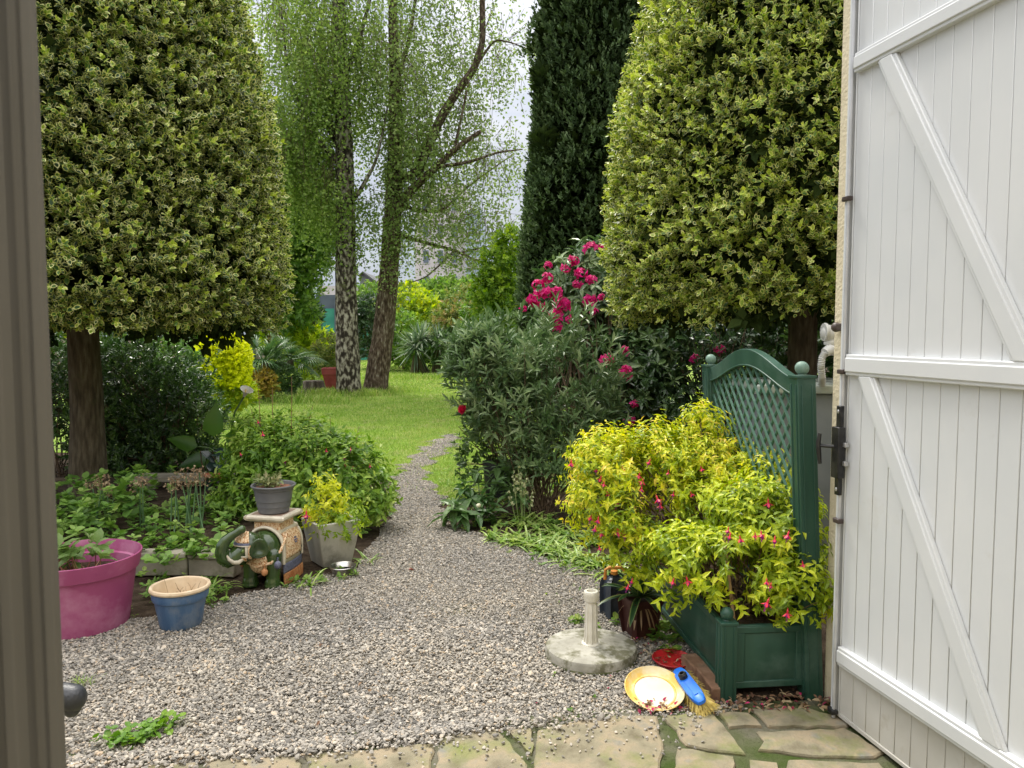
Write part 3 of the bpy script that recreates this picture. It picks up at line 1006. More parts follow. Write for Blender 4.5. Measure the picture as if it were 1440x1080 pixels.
def saucer(name, lab, px, py, Y, r, hgt, mat, tilt, ring, inner=None, z=None):
    c = G(px, py, z)
    t = thing(name, lab, 'plant saucer', c)
    Rm = rotx(tilt)
    mb = MB().lathe([(0, .0), (r * .78, .0), (r * .84, .004), (r * .97, hgt - .004), (r, hgt), (r * .975, hgt + .002), (r * .95, hgt - .002), (r * .80, .008), (r * .74, .006)] + ([(r * .70, .011), (r * .68, .011), (r * .66, .006)] if ring else []) + [(0, .006)], c, 48, Rm)
    mb.build('dish', mat, t)
    if inner:
        MB().lathe([(0, .0072), (r * .66, .0072), (r * .66, .0064)], c, 40, Rm).build('dried_film', inner, t)
    return t, Rm, c
yel = noisy('yellow_plastic', [(.4, (.80, .52, .10)), (.6, (.85, .60, .18))], 6, .45, .05, spec=.5, wear=((.82, .72, .48), 7, .46, .62))
film = noisy('pale_film', [(.4, (.78, .70, .52)), (.6, (.85, .78, .62))], 9, .6, .1, wear=((.75, .55, .25), 11, .6, .75))
redp = noisy('red_plastic', [(.4, (.45, .012, .02)), (.6, (.60, .025, .03))], 8, .4, .05, spec=.5, wear=((.14, .03, .02), 16, .55, .68))
saucer('saucer', 'yellow plastic plant saucer tilted on the leaf litter beside the blue broom head', 920, 974, 3.27, .126, .028, yel, R(19), True, film, z=.036)
saucer('saucer', 'red plastic plant saucer lying flat beside the dark planter side', 945, 932, 3.60, .092, .024, redp, R(3), False, z=.012)

# broom head lying on its bristles
blue_m = noisy('blue_plastic', [(.4, (.016, .16, .72)), (.6, (.02, .20, .80))], 9, .38, .05, spec=.5)
br_m = noisy('yellow_bristle', [(.3, (.50, .36, .06)), (.7, (.78, .62, .20))], 60, .6, .1)
a_, b_ = G(955, 946, .085), G(984, 984, .068)
ax = nrm(b_ - a_); up_ = nrm(np.array([-.42, -.10, .9])); up_ = nrm(up_ - ax * np.dot(up_, ax)); sd_ = np.cross(ax, up_)
BH = np.stack([ax, sd_, up_], 1); bc = (a_ + b_) / 2; BL = .262
bh = thing('broom_head', 'bright blue plastic broom head with yellow bristles leaning against a brick', 'broom head', bc)
V, F = [], []
out_ = []
for k in range(28):
    t = 2 * PI * k / 28
    cx = math.copysign(abs(math.cos(t)) ** .45, math.cos(t)) * BL / 2
    cy = math.copysign(abs(math.sin(t)) ** .7, math.sin(t)) * .030
    out_.append((cx, cy))
for sc, z in ((.92, -.010), (1, -.006), (1, .008), (.93, .014), (.5, .016)):
    V += [bc + BH @ np.array([x * sc, y * sc, z]) for x, y in out_]
F = [(i * 28 + j, i * 28 + (j + 1) % 28, (i + 1) * 28 + (j + 1) % 28, (i + 1) * 28 + j) for i in range(4) for j in range(28)] + [tuple(range(28))[::-1], tuple(4 * 28 + j for j in range(28))]
mb = MB().add(V, F)
mb.box(bc + BH @ np.array([.04, 0, .016]), (.10, .018, .006), BH)
mb.build('block', blue_m, bh, smooth=50)
mb = MB().lathe([(.019, .010), (.018, .030), (.013, .036), (.010, .036), (.010, .016), (0, .016)], bc + BH @ np.array([-.045, 0, .002]), 20, BH)
mb.tube([bc + BH @ np.array([-.045 + .0165 * math.cos(t), .0165 * math.sin(t), .030]) for t in np.linspace(0, 2 * PI, 17)], .003, 6)
mb.build('socket', black_m, bh)
nb = 1300
bx, by = rng.uniform(-.47, .47, nb) * BL, rng.uniform(-.026, .026, nb)
A = bc + (BH @ np.stack([bx, by, np.full(nb, -.008)])).T
dr = np.stack([bx * .45 + .012 + rng.normal(0, .012, nb), by * .9 + rng.normal(0, .010, nb) + .0, -rng.uniform(.036, .044, nb)])
B = bc + (BH @ (np.stack([bx, by, np.full(nb, -.008)]) + dr * np.array([[.45], [1], [1]]) )).T
B[:, 2] = np.maximum(B[:, 2], .012)
V, F, C = twigs(A, B, .0011, .0008, 3)
npmesh('bristles', V, [F], br_m, bh, lc=C, smooth=False)

brick_m = noisy('brick', [(.3, (.15, .085, .055)), (.5, (.24, .14, .09)), (.7, (.30, .19, .13))], 14, .9, .6, 90, spec=.15, bdist=.004, wear=((.12, .105, .075), 6, .55, .7))
for (px, py, Y, a, lab) in ((1001, 962, 3.30, .10, 'brown brick end-on beside the front post of the green planter'), (978, 938, 3.50, .17, 'brown brick between red saucer and planter side, behind the broom head')):
    c = G(px, py, .036)
    MB().box(c, (.075, .205 if lab[12] == 'e' else .16, .062), rotz(a)).build('brick', brick_m, None, c, bevel=.006)
    tag(scn.objects[-1] if False else bpy.context.scene.collection.objects[-1], lab, 'brick')

# navy canister with orange handle
navy = noisy('navy_plastic', [(.4, (.040, .050, .072)), (.6, (.058, .070, .095))], 10, .32, .05, spec=.5)
orange = noisy('orange_plastic', [(.4, (.62, .22, .03)), (.6, (.72, .30, .05))], 20, .45, .05)
c = G(865, 872) + [0, .05, 0]
jg = thing('canister', 'dark blue plastic canister with orange carrying handle behind the potted spiky plant', 'canister', c)
MB().sqlathe([(.062, .004), (.068, .012), (.068, .18), (.060, .205), (.040, .222), (.026, .226), (.024, .238)], c, rotz(.25), rnd=.35).build('tank', navy, jg, bevel=.008, seg=3)
MB().tube([c + np.array([-.052, -.02, .215]), c + np.array([-.050, -.02, .268]), c + np.array([-.03, -.02, .280]), c + np.array([.035, -.02, .280]), c + np.array([.05, -.02, .27]), c + np.array([.05, -.02, .235])], [.010, .008, .009, .009, .008, .007], 10).build('handle', orange, jg)
MB().lathe([(.018, .236), (.020, .238), (.020, .256), (0, .258)], c, 16).build('cap', orange, jg)

# maroon pot with a spiky plant
maroon = noisy('maroon_pot', [(.4, (.050, .016, .014)), (.6, (.075, .026, .022))], 8, .5, .2, spec=.4)
c = G(899, 895)
bp_ = thing('potted_agave', 'spiky green rosette plant in a square dark maroon pot beside the concrete base', 'potted plant', c)
MB().sqlathe([(.070, .0), (.092, .185), (.098, .185), (.098, .205), (.088, .205), (.086, .185), (.001, .18)], c, rotz(.35), rnd=.25).build('pot', maroon, bp_, bevel=.003)
agave_m = leafmat('agave_leaf', [(.022, .06, .022), (.04, .10, .03), (.06, .13, .05)], edge=[(.20, .28, .08), (.25, .30, .10)], elo=.05, ehi=.2, rough=.35, tr=.1, clump=(3, .1))
n = 30
az = np.arange(n) * 2.4; el = np.linspace(1.25, .15, n)
d = np.stack([np.cos(az) * np.cos(el), np.sin(az) * np.cos(el), np.sin(el)], 1)
b0 = c + np.array([0, 0, .20]) + d * .015
V, F, C = ribbons(b0, d, np.linspace(.16, .25, n), .045, grav=np.linspace(.05, .45, n), nseg=7, fold=.25)
npmesh('leaves', V, [F], agave_m, bp_, lc=C)
dry_m = leafmat('dry_leaf', [(.16, .10, .05), (.28, .18, .10), (.36, .26, .15)], tr=.2, clump=(3, .2))
az = rng.random(9) * 6.28
d = np.stack([np.cos(az), np.sin(az), -.5 + 0 * az], 1)
V, F, C = ribbons(c + np.array([0, 0, .20]) + d * .06, d, .075, .014, grav=.8, nseg=5)
npmesh('dead_leaves', V, [F], dry_m, bp_, lc=C)

# grey water tank, lid and pipe behind the trellis
tank_m = noisy('grey_tank', [(.4, (.17, .19, .20)), (.6, (.22, .24, .25))], 3, .6, .1, spec=.3, wear=((.12, .13, .13), 2, .55, .75))
lid_m = noisy('grey_green_lid', [(.4, (.36, .40, .36)), (.6, (.46, .50, .44))], 7, .7, .2, wear=((.16, .19, .11), 8, .58, .7))
c = np.array([1.80, 4.72, 0])
wt = thing('water_tank', 'tall grey water tank with pale lid behind the trellis and the house corner', 'water tank', c)
MB().sqlathe([(.335, .03), (.345, .06), (.350, 1.19), (.345, 1.20)], c, rotz(-.10), rnd=.12).build('tank', tank_m, wt, bevel=.006)
MB().sqlathe([(.37, 1.20), (.375, 1.21), (.375, 1.245), (.365, 1.256)], c, rotz(-.10), rnd=.08).build('lid', lid_m, wt, bevel=.004)
pvc = noisy('white_pipe', [(.4, (.58, .58, .56)), (.6, (.68, .68, .66))], 12, .5, .05, wear=((.40, .39, .35), 8, .6, .75))
p0 = P(1174, 476, 4.3)
pp = thing('drain_pipe', 'white plastic downpipe elbow with ribbed hose reaching the grey tank lid', 'pipe', p0)
mb = MB()
mb.ell(P(1166, 469, 4.3), (.048, .04, .048), I3, 18, 12)
mb.tube([P(1166, 469, 4.3), P(1180, 470, 4.34), P(1196, 470, 4.38)], .042, 14)
mb.tube([P(1167, 474, 4.3), P(1169, 488, 4.3)], .028, 12)
mb.lathe([(.034, -.012), (.036, -.006), (.036, .006), (.034, .012)], P(1168, 482, 4.3), 14)
mb.tube([P(1196, 488, 4.34), P(1178, 492, 4.31), P(1166, 492, 4.28), P(1160, 496, 4.27)], [.036, .036, .032, .026], 12)
mb.lathe([(.050, -.008), (.052, 0), (.050, .008)], P(1160, 467, 4.3), 16, roty(PI / 2))
mb.build('elbow', pvc, pp)
path_ = [P(1160, 496, 4.27), P(1156, 503, 4.27), P(1154.5, 515, 4.27), P(1156, 530, 4.3), P(1156, 541, 4.36)]
cur = np.array([path_[0] * (1 - t) ** 0 for t in [0]])
pts = []
for i in range(len(path_) - 1):
    for t in np.linspace(0, 1, 10, endpoint=False): pts.append(path_[i] * (1 - t) + path_[i + 1] * t)
pts.append(path_[-1])
MB().tube(pts, [.021 if i % 2 else .0165 for i in range(len(pts))], 10).build('ribbed_hose', pvc, pp, smooth=60)

# ================================================================== LEFT GROUP
# big magenta tub
mag = noisy('magenta_plastic', [(.35, (.30, .055, .15)), (.65, (.38, .085, .21))], 2.6, .5, .15, 120, spec=.4, wear=((.48, .20, .32), 5, .48, .72))
c = np.array([-2.30, 4.00, 0])
tub = thing('tub', 'large magenta plastic tub with sparse seedlings, at the gravel edge', 'plant tub', c)
MB().lathe([(0, .0), (.225, 0), (.236, .008), (.278, .295), (.292, .300), (.308, .372), (.309, .380), (.303, .382), (.300, .376), (.288, .318), (.274, .312), (.264, .25), (0, .25)], c, 64).build('shell', mag, tub)
MB().lathe([(0, .262), (.12, .268), (.266, .262), (.262, .254)], c, 40, wob=.01).build('soil', soil2, tub)
seed_m = leafmat('seedling_leaf', [(.10, .18, .04), (.17, .27, .07), (.24, .33, .12)], rough=.4, tr=.35, clump=(4, .1))
stalk_m = noisy('pink_stalk', [(.4, (.38, .14, .12)), (.6, (.42, .26, .14))], 20, .5)
n = 26
aa = rng.uniform(0, 6.28, n); rr = rng.uniform(0, .2, n)
root = c + np.stack([np.cos(aa) * rr - .03, np.sin(aa) * rr * .8 - .02, np.full(n, .26)], 1)
tip = root + np.stack([rng.normal(-.02, .06, n), rng.normal(0, .05, n), rng.uniform(.04, .17, n)], 1)
V, F, C = twigs(root, tip, .0035, .002, 5, .08)
npmesh('stalks', V, [F], stalk_m, tub, lc=C)
put('leaves', shoots(tip, tip - root, .03, 5, .072, .045, T_OVAL, 80, 40, curl=.25), seed_m, tub)
A = c + np.c_[rng.normal(-.1, .08, 40), rng.normal(-.08, .07, 40), np.full(40, .265)]
V, F, C = twigs(A, A + np.c_[rng.normal(.02, .06, 40), rng.normal(0, .05, 40), rng.uniform(.0, .06, 40)], .003, .0015, 4, .1)
npmesh('dry_stems', V, [F], dry_m, tub, lc=C)

# blue glazed pot, cream rim
blueg = noisy('blue_glaze', [(.35, (.045, .105, .22)), (.65, (.085, .16, .29))], 5, .42, .2, 40, stretch=(3, 3, .5), spec=.5, wear=((.19, .23, .29), 7, .50, .70))
buff = noisy('buff_clay', [(.4, (.60, .46, .30)), (.6, (.70, .57, .40))], 10, .65, .15, wear=((.45, .31, .19), 8, .58, .72))
c = np.array([-1.755, 3.98, 0])
bpt = thing('flower_pot', 'small blue glazed pot with a cream rim, empty but for dry stalks', 'flower pot', c)
MB().lathe([(0, 0), (.104, 0), (.112, .006), (.118, .02), (.142, .138), (.143, .142), (.152, .146), (.156, .155), (.158, .182), (.155, .190)], c, 48, cap=False).build('body', blueg, bpt)
MB().lathe([(.155, .189), (.166, .192), (.170, .200), (.166, .209), (.156, .212), (.148, .207), (.143, .195), (.125, .10), (0, .10)], c, 48, cap=False).build('rim', buff, bpt)
V, F, C = twigs(c + np.c_[rng.normal(.02, .035, 16), rng.normal(0, .05, 16), np.full(16, .10)], c + np.c_[rng.normal(.03, .06, 16), rng.normal(.03, .05, 16), rng.uniform(.17, .225, 16)], .0016, .001, 3, .1)
npmesh('dry_stalks', V, [F], dry_m, bpt, lc=C)

bpt.scale = (.90, .90, 1.06)
# steel bowl
st_m = noisy('brushed_steel', [(.4, (.42, .40, .37)), (.6, (.55, .53, .50))], 12, .28, .05, metal=1)
c = G(482, 809)
bw = thing('bowl', 'small stainless steel pet bowl at the foot of the concrete planter', 'bowl', c)
MB().lathe([(0, .002), (.058, .0), (.062, .004), (.068, .03), (.082, .058), (.087, .062), (.084, .066), (.076, .060), (.062, .032), (0, .028)], c, 40).build('shell', st_m, bw)
milk = noisy('cloudy_water', [(.4, (.34, .33, .30)), (.6, (.40, .39, .36))], 5, .08, 0)
MB().lathe([(0, .036), (.0655, .036)], c, 32).build('water', milk, bw)

# tapered concrete planter
c = np.array([-1.225, 5.12, 0])
cpn = noisy('old_concrete', [(.3, (.32, .31, .275)), (.5, (.48, .465, .415)), (.7, (.60, .58, .52))], 4, .9, .5, 60, stretch=(1.5, 1.5, .5), spec=.15, bdist=.004, wear=((.13, .13, .085), 3.0, .52, .72))
cp_ = thing('concrete_planter', 'square tapered grey concrete planter holding a small yellow-leaved fuchsia', 'planter', c)
MB().sqlathe([(.100, 0), (.104, .005), (.150, .285), (.152, .300), (.130, .300), (.120, .24), (.001, .24)], c, rotz(R(37)), rnd=0).build('shell', cpn, cp_, bevel=.006, seg=3)

# stone kerbs of the flower bed
kerb_m = noisy('kerb_stone', [(.3, (.20, .185, .14)), (.5, (.33, .30, .235)), (.7, (.43, .40, .32))], 5, .9, .6, 60, spec=.15, bdist=.005, wear=((.10, .12, .045), 4, .54, .7))
for k, (a, b, z, lab) in enumerate(((( 175, 812), (262, 811), .150, 'pale stone kerb block edging the bed behind the magenta tub'), ((264, 811), (330, 814), .150, 'pale stone kerb block ending beside the elephant figure'), ((20, 822), (172, 812), .150, 'stone kerb block half hidden by the magenta tub'))):
    A, B = G(*a), G(*b)
    v = B - A; L = np.linalg.norm(v); c = (A + B) / 2 + np.array([0, .07, 0])
    ang = math.atan2(v[1], v[0])
    mb = MB().box(c + [0, 0, (z - .035) / 2], (L - .006, .10, z - .035), rotz(ang)).box(c + [0, 0, z - .0175], (L - .008, .13, .035), rotz(ang))
    tag(mb.build('kerb_block', kerb_m, None, c, bevel=.008, seg=3), lab, 'kerb block')
A, B = G(190, 702, .0), G(335, 700, .0)
c = (A + B) / 2; c[2] = .2
tag(MB().box(c, (np.linalg.norm(B - A), .22, .05), rotz(.02)).box(c - [.3, 0, .11], (.08, .16, .17)).box(c + [.35, 0, -.11], (.08, .16, .17)).build('stone_ledge', kerb_m, None, c, bevel=.008), 'low stone slab ledge across the shady bed, behind the kerb blocks', 'stone ledge')
terra = noisy('terracotta', [(.4, (.36, .10, .05)), (.6, (.46, .16, .08))], 10, .8, .2)
mb = MB()
cc = P(300, 668, 6.9); cc[2] = .235
for k in range(9):
    a = rng.uniform(0, 6.28)
    mb.box(cc + [rng.uniform(-.09, .09), rng.uniform(-.05, .05), rng.uniform(.0, .05)], (.07, .05, .012), rotz(a) @ rotx(rng.uniform(-.8, .8)))
tag(mb.build('broken_pot', terra, None, cc, bevel=.003), 'heap of broken terracotta pot pieces on the stone ledge', 'broken pot')

# dark object: padded arm of a garden chair reaching out from behind the door frame
chc = np.array([-1.58, 1.6, 0])
ch = thing('garden_chair', 'black garden chair, only the rounded end of its arm past the frame', 'garden chair', chc)
gcm = noisy('dark_grey_plastic', [(.4, (.022, .024, .030)), (.6, (.035, .038, .045))], 12, .42, .2, 120, spec=.5)
def armrest(y):
    mb = MB()
    ex = -1.062
    mb.tube([(-1.62, y, .655), (-1.40, y, .655), (-1.18, y, .652), (ex - .07, y, .650), (ex - .045, y, .648), (ex - .026, y, .645)], [.030, .032, .033, .034, .034, .033], 24)
    mb.ell((ex - .026, y, .645), (.030, .033, .033), I3, 24, 16)
    mb.ell((ex - .030, y, .628), (.022, .026, .030), I3, 20, 14)
    mb.tube([(-1.34, y, .62), (-1.36, y, .60), (-1.38, y, .60)], .014, 8)
    return mb
armrest(1.85).build('armrest', gcm, ch, smooth=60)
armrest(1.32).build('armrest', gcm, ch, smooth=60)
MB().box((-1.58, 1.585, .42), (.40, .44, .035)).build('seat', gcm, ch, bevel=.012, seg=3)
MB().box((-1.82, 1.585, .72), (.035, .44, .58), roty(-.18)).build('backrest', gcm, ch, bevel=.012, seg=3)
for x in (-1.38, -1.74):
    for y in (1.37, 1.80):
        MB().tube([(x, y, .64 if x > -1.5 else .60), (x, y, .4), (x + (.03 if x > -1.5 else -.05), y, .02)], .014, 8).build('leg', gcm, ch)
# ================================================================== CERAMIC ELEPHANT STOOL
EC = np.array([-1.505, 4.76, 0.0])
EF = nrm(np.array([-.20, -.98, 0])); EL = np.array([-EF[1], EF[0], 0.0])   # forward, its left
EB = np.stack([EF, EL, [0, 0, 1.0]], 1)
def X(x, y, z): return EC + EB @ np.array([x, y, z], float)
glaze = noisy('green_glaze', [(.35, (.018, .045, .010)), (.65, (.045, .085, .018))], 9, .22, .15, 30, spec=.6, coat=.4, bdist=.003)
ivory = noisy('ivory_glaze', [(.35, (.58, .52, .40)), (.65, (.70, .64, .52))], 12, .4, .15, spec=.5, wear=((.40, .32, .22), 16, .58, .75))
def carved():
    m, t, b = newmat('carved_brown')
    tc = nd(t, 'ShaderNodeTexCoord')
    v = nd(t, 'ShaderNodeTexVoronoi'); v.inputs['Scale'].default_value = 130
    v.feature = 'SMOOTH_F1'
    n = nd(t, 'ShaderNodeTexNoise'); n.inputs['Scale'].default_value = 70; n.inputs['Detail'].default_value = 3
    t.links.new(tc.outputs['Object'], v.inputs['Vector']); t.links.new(tc.outputs['Object'], n.inputs['Vector'])
    ad = nd(t, 'ShaderNodeMath', operation='ADD')
    t.links.new(v.outputs['Distance'], ad.inputs[0]); t.links.new(n.outputs['Fac'], ad.inputs[1])
    r = ramp(t, [(.50, (.26, .09, .03)), (.75, (.52, .24, .09)), (1.0, (.80, .62, .40))])
    t.links.new(ad.outputs[0], r.inputs['Fac'])
    t.links.new(r.outputs['Color'], b.inputs['Base Color'])
    bp = nd(t, 'ShaderNodeBump'); bp.inputs['Strength'].default_value = .8; bp.inputs['Distance'].default_value = .004
    t.links.new(ad.outputs[0], bp.inputs['Height']); t.links.new(bp.outputs['Normal'], b.inputs['Normal'])
    b.inputs['Roughness'].default_value = .5
    return m
carve = carved()
bluegrey = noisy('blue_grey_glaze', [(.4, (.10, .11, .17)), (.6, (.17, .18, .26))], 60, .45, .5, 200)
orangeb = noisy('rust_glaze', [(.4, (.42, .15, .05)), (.6, (.60, .30, .13))], 40, .45, .4, 200)
el_ = thing('elephant_stool', 'green glazed ceramic elephant with ornate saddle cloth, trunk raised, carrying a grey pot', 'elephant figure', EC)

def remeshed(name, mb, mat, parent, vox=.006, sm=6):
    me = bpy.data.meshes.new(name)
    V = np.concatenate(mb.V) - ORG[parent.name]
    me.from_pydata([tuple(v) for v in V.tolist()], [], mb.F)
    tmp = link(bpy.data.objects.new('tmp', me))
    r = tmp.modifiers.new('r', 'REMESH'); r.mode = 'VOXEL'; r.voxel_size = vox; r.use_smooth_shade = True
    s = tmp.modifiers.new('s', 'SMOOTH'); s.iterations = sm; s.factor = .5
    bpy.context.view_layer.update()
    dg = bpy.context.evaluated_depsgraph_get()
    m2 = bpy.data.meshes.new_from_object(tmp.evaluated_get(dg))
    m2.materials.clear()
    m2.name = name
    bpy.data.objects.remove(tmp)
    m2.polygons.foreach_set('use_smooth', np.full(len(m2.polygons), True))
    return finish(m2, name, mat, parent, None)

def capsule(mb, pts, rad, n=12):
    mb.tube(pts, rad, n)
    mb.ell(pts[0], [rad[0]] * 3, I3, 12, 8); mb.ell(pts[-1], [rad[-1]] * 3, I3, 12, 8)
HA = math.atan2(-.60, .80)                       # the head is turned to the elephant's right
HB = EB @ rotz(HA)
HC = X(.225, -.045, .275)
def H(x, y, z): return HC + HB @ np.array([x, y, z], float)
mb = MB()
mb.ell(X(-.01, 0, .235), (.195, .128, .135), EB, 20, 14)
mb.ell(X(.10, 0, .235), (.10, .115, .125), EB, 18, 12)
mb.ell(X(-.13, 0, .225), (.09, .118, .13), EB, 18, 12)
for x, y in ((.135, .078), (.145, -.078), (-.14, .078), (-.14, -.078)):
    capsule(mb, [X(x, y, .20), X(x + .01, y, .12), X(x + .015, y, .055), X(x + .018, y, .03)], [.058, .050, .046, .052], 14)
    mb.lathe([(.0, 0), (.055, 0), (.057, .012), (.048, .03), (0, .03)], X(x + .018, y, .0), 14)
capsule(mb, [X(.12, -.01, .26), X(.20, -.035, .27)], [.085, .078])
mb.ell(HC, (.082, .080, .086), HB, 18, 12)
mb.ell(H(-.01, 0, .045), (.06, .062, .055), HB, 14, 10)
mb.ell(H(.045, 0, -.045), (.058, .060, .052), HB, 14, 10)
# trunk: down and forward, then curling up
tk = [H(.06, 0, -.015), H(.105, .0, -.045), H(.138, -.006, -.060), H(.165, -.010, -.040), H(.176, -.010, .000), H(.170, -.008, .040), H(.150, 0, .075), H(.120, .012, .100), H(.088, .028, .120), H(.062, .036, .136)]
capsule(mb, tk, [.055, .053, .050, .047, .043, .040, .035, .030, .026, .030], 14)
mb.ell(H(.05, 0, -.085), (.035, .03, .022), HB, 12, 8)
remeshed('body', mb, glaze, el_)
# trunk creases
mb = MB()
for k in range(9):
    i = 2.2 + k * .62
    a, b = tk[int(i)], tk[min(int(i) + 1, 9)]
    c = a + (b - a) * (i % 1)
    ax = nrm(b - a); u = nrm(np.cross(ax, [0, 0, 1.0])); v = np.cross(ax, u)
    rr = .0470 - .0028 * k
    mb.tube([c + (u * math.cos(t) + v * math.sin(t)) * rr for t in np.linspace(0, 2 * PI, 15)], .0022, 5, cap=False)
mb.build('trunk_creases', glaze, el_, smooth=60)
# tusks
for s_ in (-1, 1):
    MB().tube([H(.060, .040 * s_, -.055), H(.095, .056 * s_, -.068), H(.130, .060 * s_, -.060), H(.155, .056 * s_, -.035), H(.165, .050 * s_, -.010)], [.013, .014, .013, .010, .005], 10).build('tusk', ivory, el_, smooth=60)
# ears: cupped flaps
for s_ in (-1, 1):
    mb = MB()
    n, m = 18, 6
    V, F = [], []
    for j in range(m + 1):
        for i in range(n):
            t = 2 * PI * i / n
            r = j / m
            x = -.022 - .052 * r * math.cos(t)
            z = .006 + (.058 + .018 * math.sin(t)) * r * math.sin(t) - .012 * r * r
            y = (.082 + .030 * r ** 2 + .012 * math.cos(t) * r) * s_
            if r > .8: y -= .010 * s_ * (r - .8) * 5
            V.append(H(x, y, z))
    F = [(j * n + i, j * n + (i + 1) % n, (j + 1) * n + (i + 1) % n, (j + 1) * n + i) for j in range(m) for i in range(n)]
    mb.add(V, F)
    o = mb.build('ear', glaze, el_, smooth=70)
    md = o.modifiers.new('solid', 'SOLIDIFY'); md.thickness = .012; md.offset = 0
    b2 = MB().tube([V[m * n + i] for i in list(range(n)) + [0]], .0075, 8)
    b2.build('ear_rim', glaze, o, smooth=70)
# eye + head dress
def headpatch(name, mat, a0, a1, e0, e1, gr=1.05, n=14, m=8, th=.006):
    V, F = [], []
    for i in range(n + 1):
        for j in range(m + 1):
            a = a0 + (a1 - a0) * i / n; e = e0 + (e1 - e0) * j / m
            d = np.array([math.cos(a) * math.cos(e), math.sin(a) * math.cos(e), math.sin(e)])
            V.append(H(*(d * np.array([.088, .086, .100]) * gr + np.array([0, 0, .004]))))
    F = [(i * (m + 1) + j, (i + 1) * (m + 1) + j, (i + 1) * (m + 1) + j + 1, i * (m + 1) + j + 1) for i in range(n) for j in range(m)]
    o = MB().add(V, F).build(name, mat, el_, smooth=60)
    md = o.modifiers.new('solid', 'SOLIDIFY'); md.thickness = th; md.offset = 1
    return o
headpatch('head_cloth', carve, -1.2, 1.2, .44, 1.35, 1.07)
headpatch('brow_band', bluegrey, -1.2, 1.2, .30, .43, 1.07)
headpatch('brow_band', ivory, -1.2, 1.2, .23, .29, 1.07)
headpatch('bridle', orangeb, -.30, .14, -.55, .30, 1.04)
headpatch('cheek_cloth', carve, .18, .98, -.72, -.46, 1.05)
headpatch('cheek_cloth', carve, 1.10, 1.35, -.60, .30, 1.02)
headpatch('bridle', ivory, .92, 1.08, -.50, .30, 1.03)
headpatch('bridle', ivory, -1.08, -.92, -.50, .30, 1.03)
headpatch('bridle', ivory, .15, 1.0, -.44, -.34, 1.07)
for s_ in (-1, 1):
    e = H(.062, .056 * s_, .000)
    MB().ell(e, (.020, .012, .014), HB @ rotz(.7 * s_), 12, 8).build('eye', noisy('eye_glaze', [(.4, (.10, .17, .04)), (.6, (.18, .24, .07))], 30, .2, 0) if s_ < 0 else bpy.data.materials['eye_glaze'], el_)
# chest strap
mb = MB()
for k in range(2):
    mb.tube([X(.06, .135, .33), X(.13, .128, .24), X(.19, .09, .17), X(.222, .0, .145), X(.20, -.08, .17)], [.010 - .004 * k] * 5, 8)
mb.build('chest_strap', carve, el_, smooth=60)
for (x, y, z, r) in ((.175, .128, .155, .024), (.215, .055, .115, .022), (.172, -.125, .15, .022)):
    mb = MB().ell(X(x, y, z), (r, r, r * 1.15), EB, 12, 8); mb.tube([X(x, y, z + .05), X(x, y, z + .02)], .006, 6)
    mb.build('tassel_bell', orangeb if r < .023 else bluegrey, el_, smooth=60)
# saddle cloth: nested shells that follow the back
def arch_pt(x, t, g):
    """t from -1 (right hem) through 0 (spine) to 1 (left hem)"""
    a = t * R(118)
    y = (.128 + g) * math.sin(a) if abs(a) < PI / 2 else (.128 + g) * math.copysign(1, a)
    z = .235 + (.142 + g) * math.cos(a) if abs(a) < PI / 2 else .235 - (abs(a) - PI / 2) * .20
    bulge = 1 - .12 * ((x + .01) / .16) ** 2
    return X(x, y * bulge, .235 + (z - .235) * (bulge if z > .235 else 1))
def cloth(name, mat, x0, x1, t0, t1, g, n=26, m=8, th=.008):
    V, F = [], []
    for i in range(n + 1):
        for j in range(m + 1):
            V.append(arch_pt(x0 + (x1 - x0) * j / m, t0 + (t1 - t0) * i / n, g))
    F = [(i * (m + 1) + j, i * (m + 1) + j + 1, (i + 1) * (m + 1) + j + 1, (i + 1) * (m + 1) + j) for i in range(n) for j in range(m)]
    o = MB().add(V, F).build(name, mat, el_, smooth=60)
    md = o.modifiers.new('solid', 'SOLIDIFY'); md.thickness = th; md.offset = 0
    return o
cloth('saddle_cloth', ivory, -.170, .100, -1.0, 1.0, .006)
for s_ in (-1, 1):
    cloth('cloth_panel', carve, -.148, .074, .36 * s_, .93 * s_, .013, n=14)
    cloth('hem_band', bluegrey, -.170, .100, 1.0 * s_, 1.16 * s_, .007, n=5)
    mb = MB()
    for k in range(16):
        x = -.165 + .258 * k / 15
        a, b = arch_pt(x, 1.16 * s_, .010), arch_pt(x, 1.34 * s_, .012)
        mb.tube([a, (a + b) / 2, b], [.0085, .0095, .007], 7)
    mb.build('fringe', orangeb, el_, smooth=60)
    mb = MB()
    for k in range(6):
        a = k * PI / 3
        c_ = arch_pt(-.045 + .016 * math.cos(a), (.66 + .055 * math.sin(a)) * s_, .019)
        mb.ell(c_, (.006, .006, .006), EB, 8, 6)
    mb.ell(arch_pt(-.045, .66 * s_, .020), (.006, .006, .006), EB, 8, 6)
    mb.build('rosette', bluegrey, el_, smooth=60)
for x in (-.170, .100):
    MB().tube([arch_pt(x, t, .010) for t in np.linspace(-1, 1, 31)], .011, 8).build('cloth_border', ivory, el_, smooth=60)
for s_ in (-1, 1):
    MB().tube([X(-.155, .088 * s_, .342), X(.080, .088 * s_, .342)], .018, 10).build('saddle_roll', ivory, el_, smooth=60)
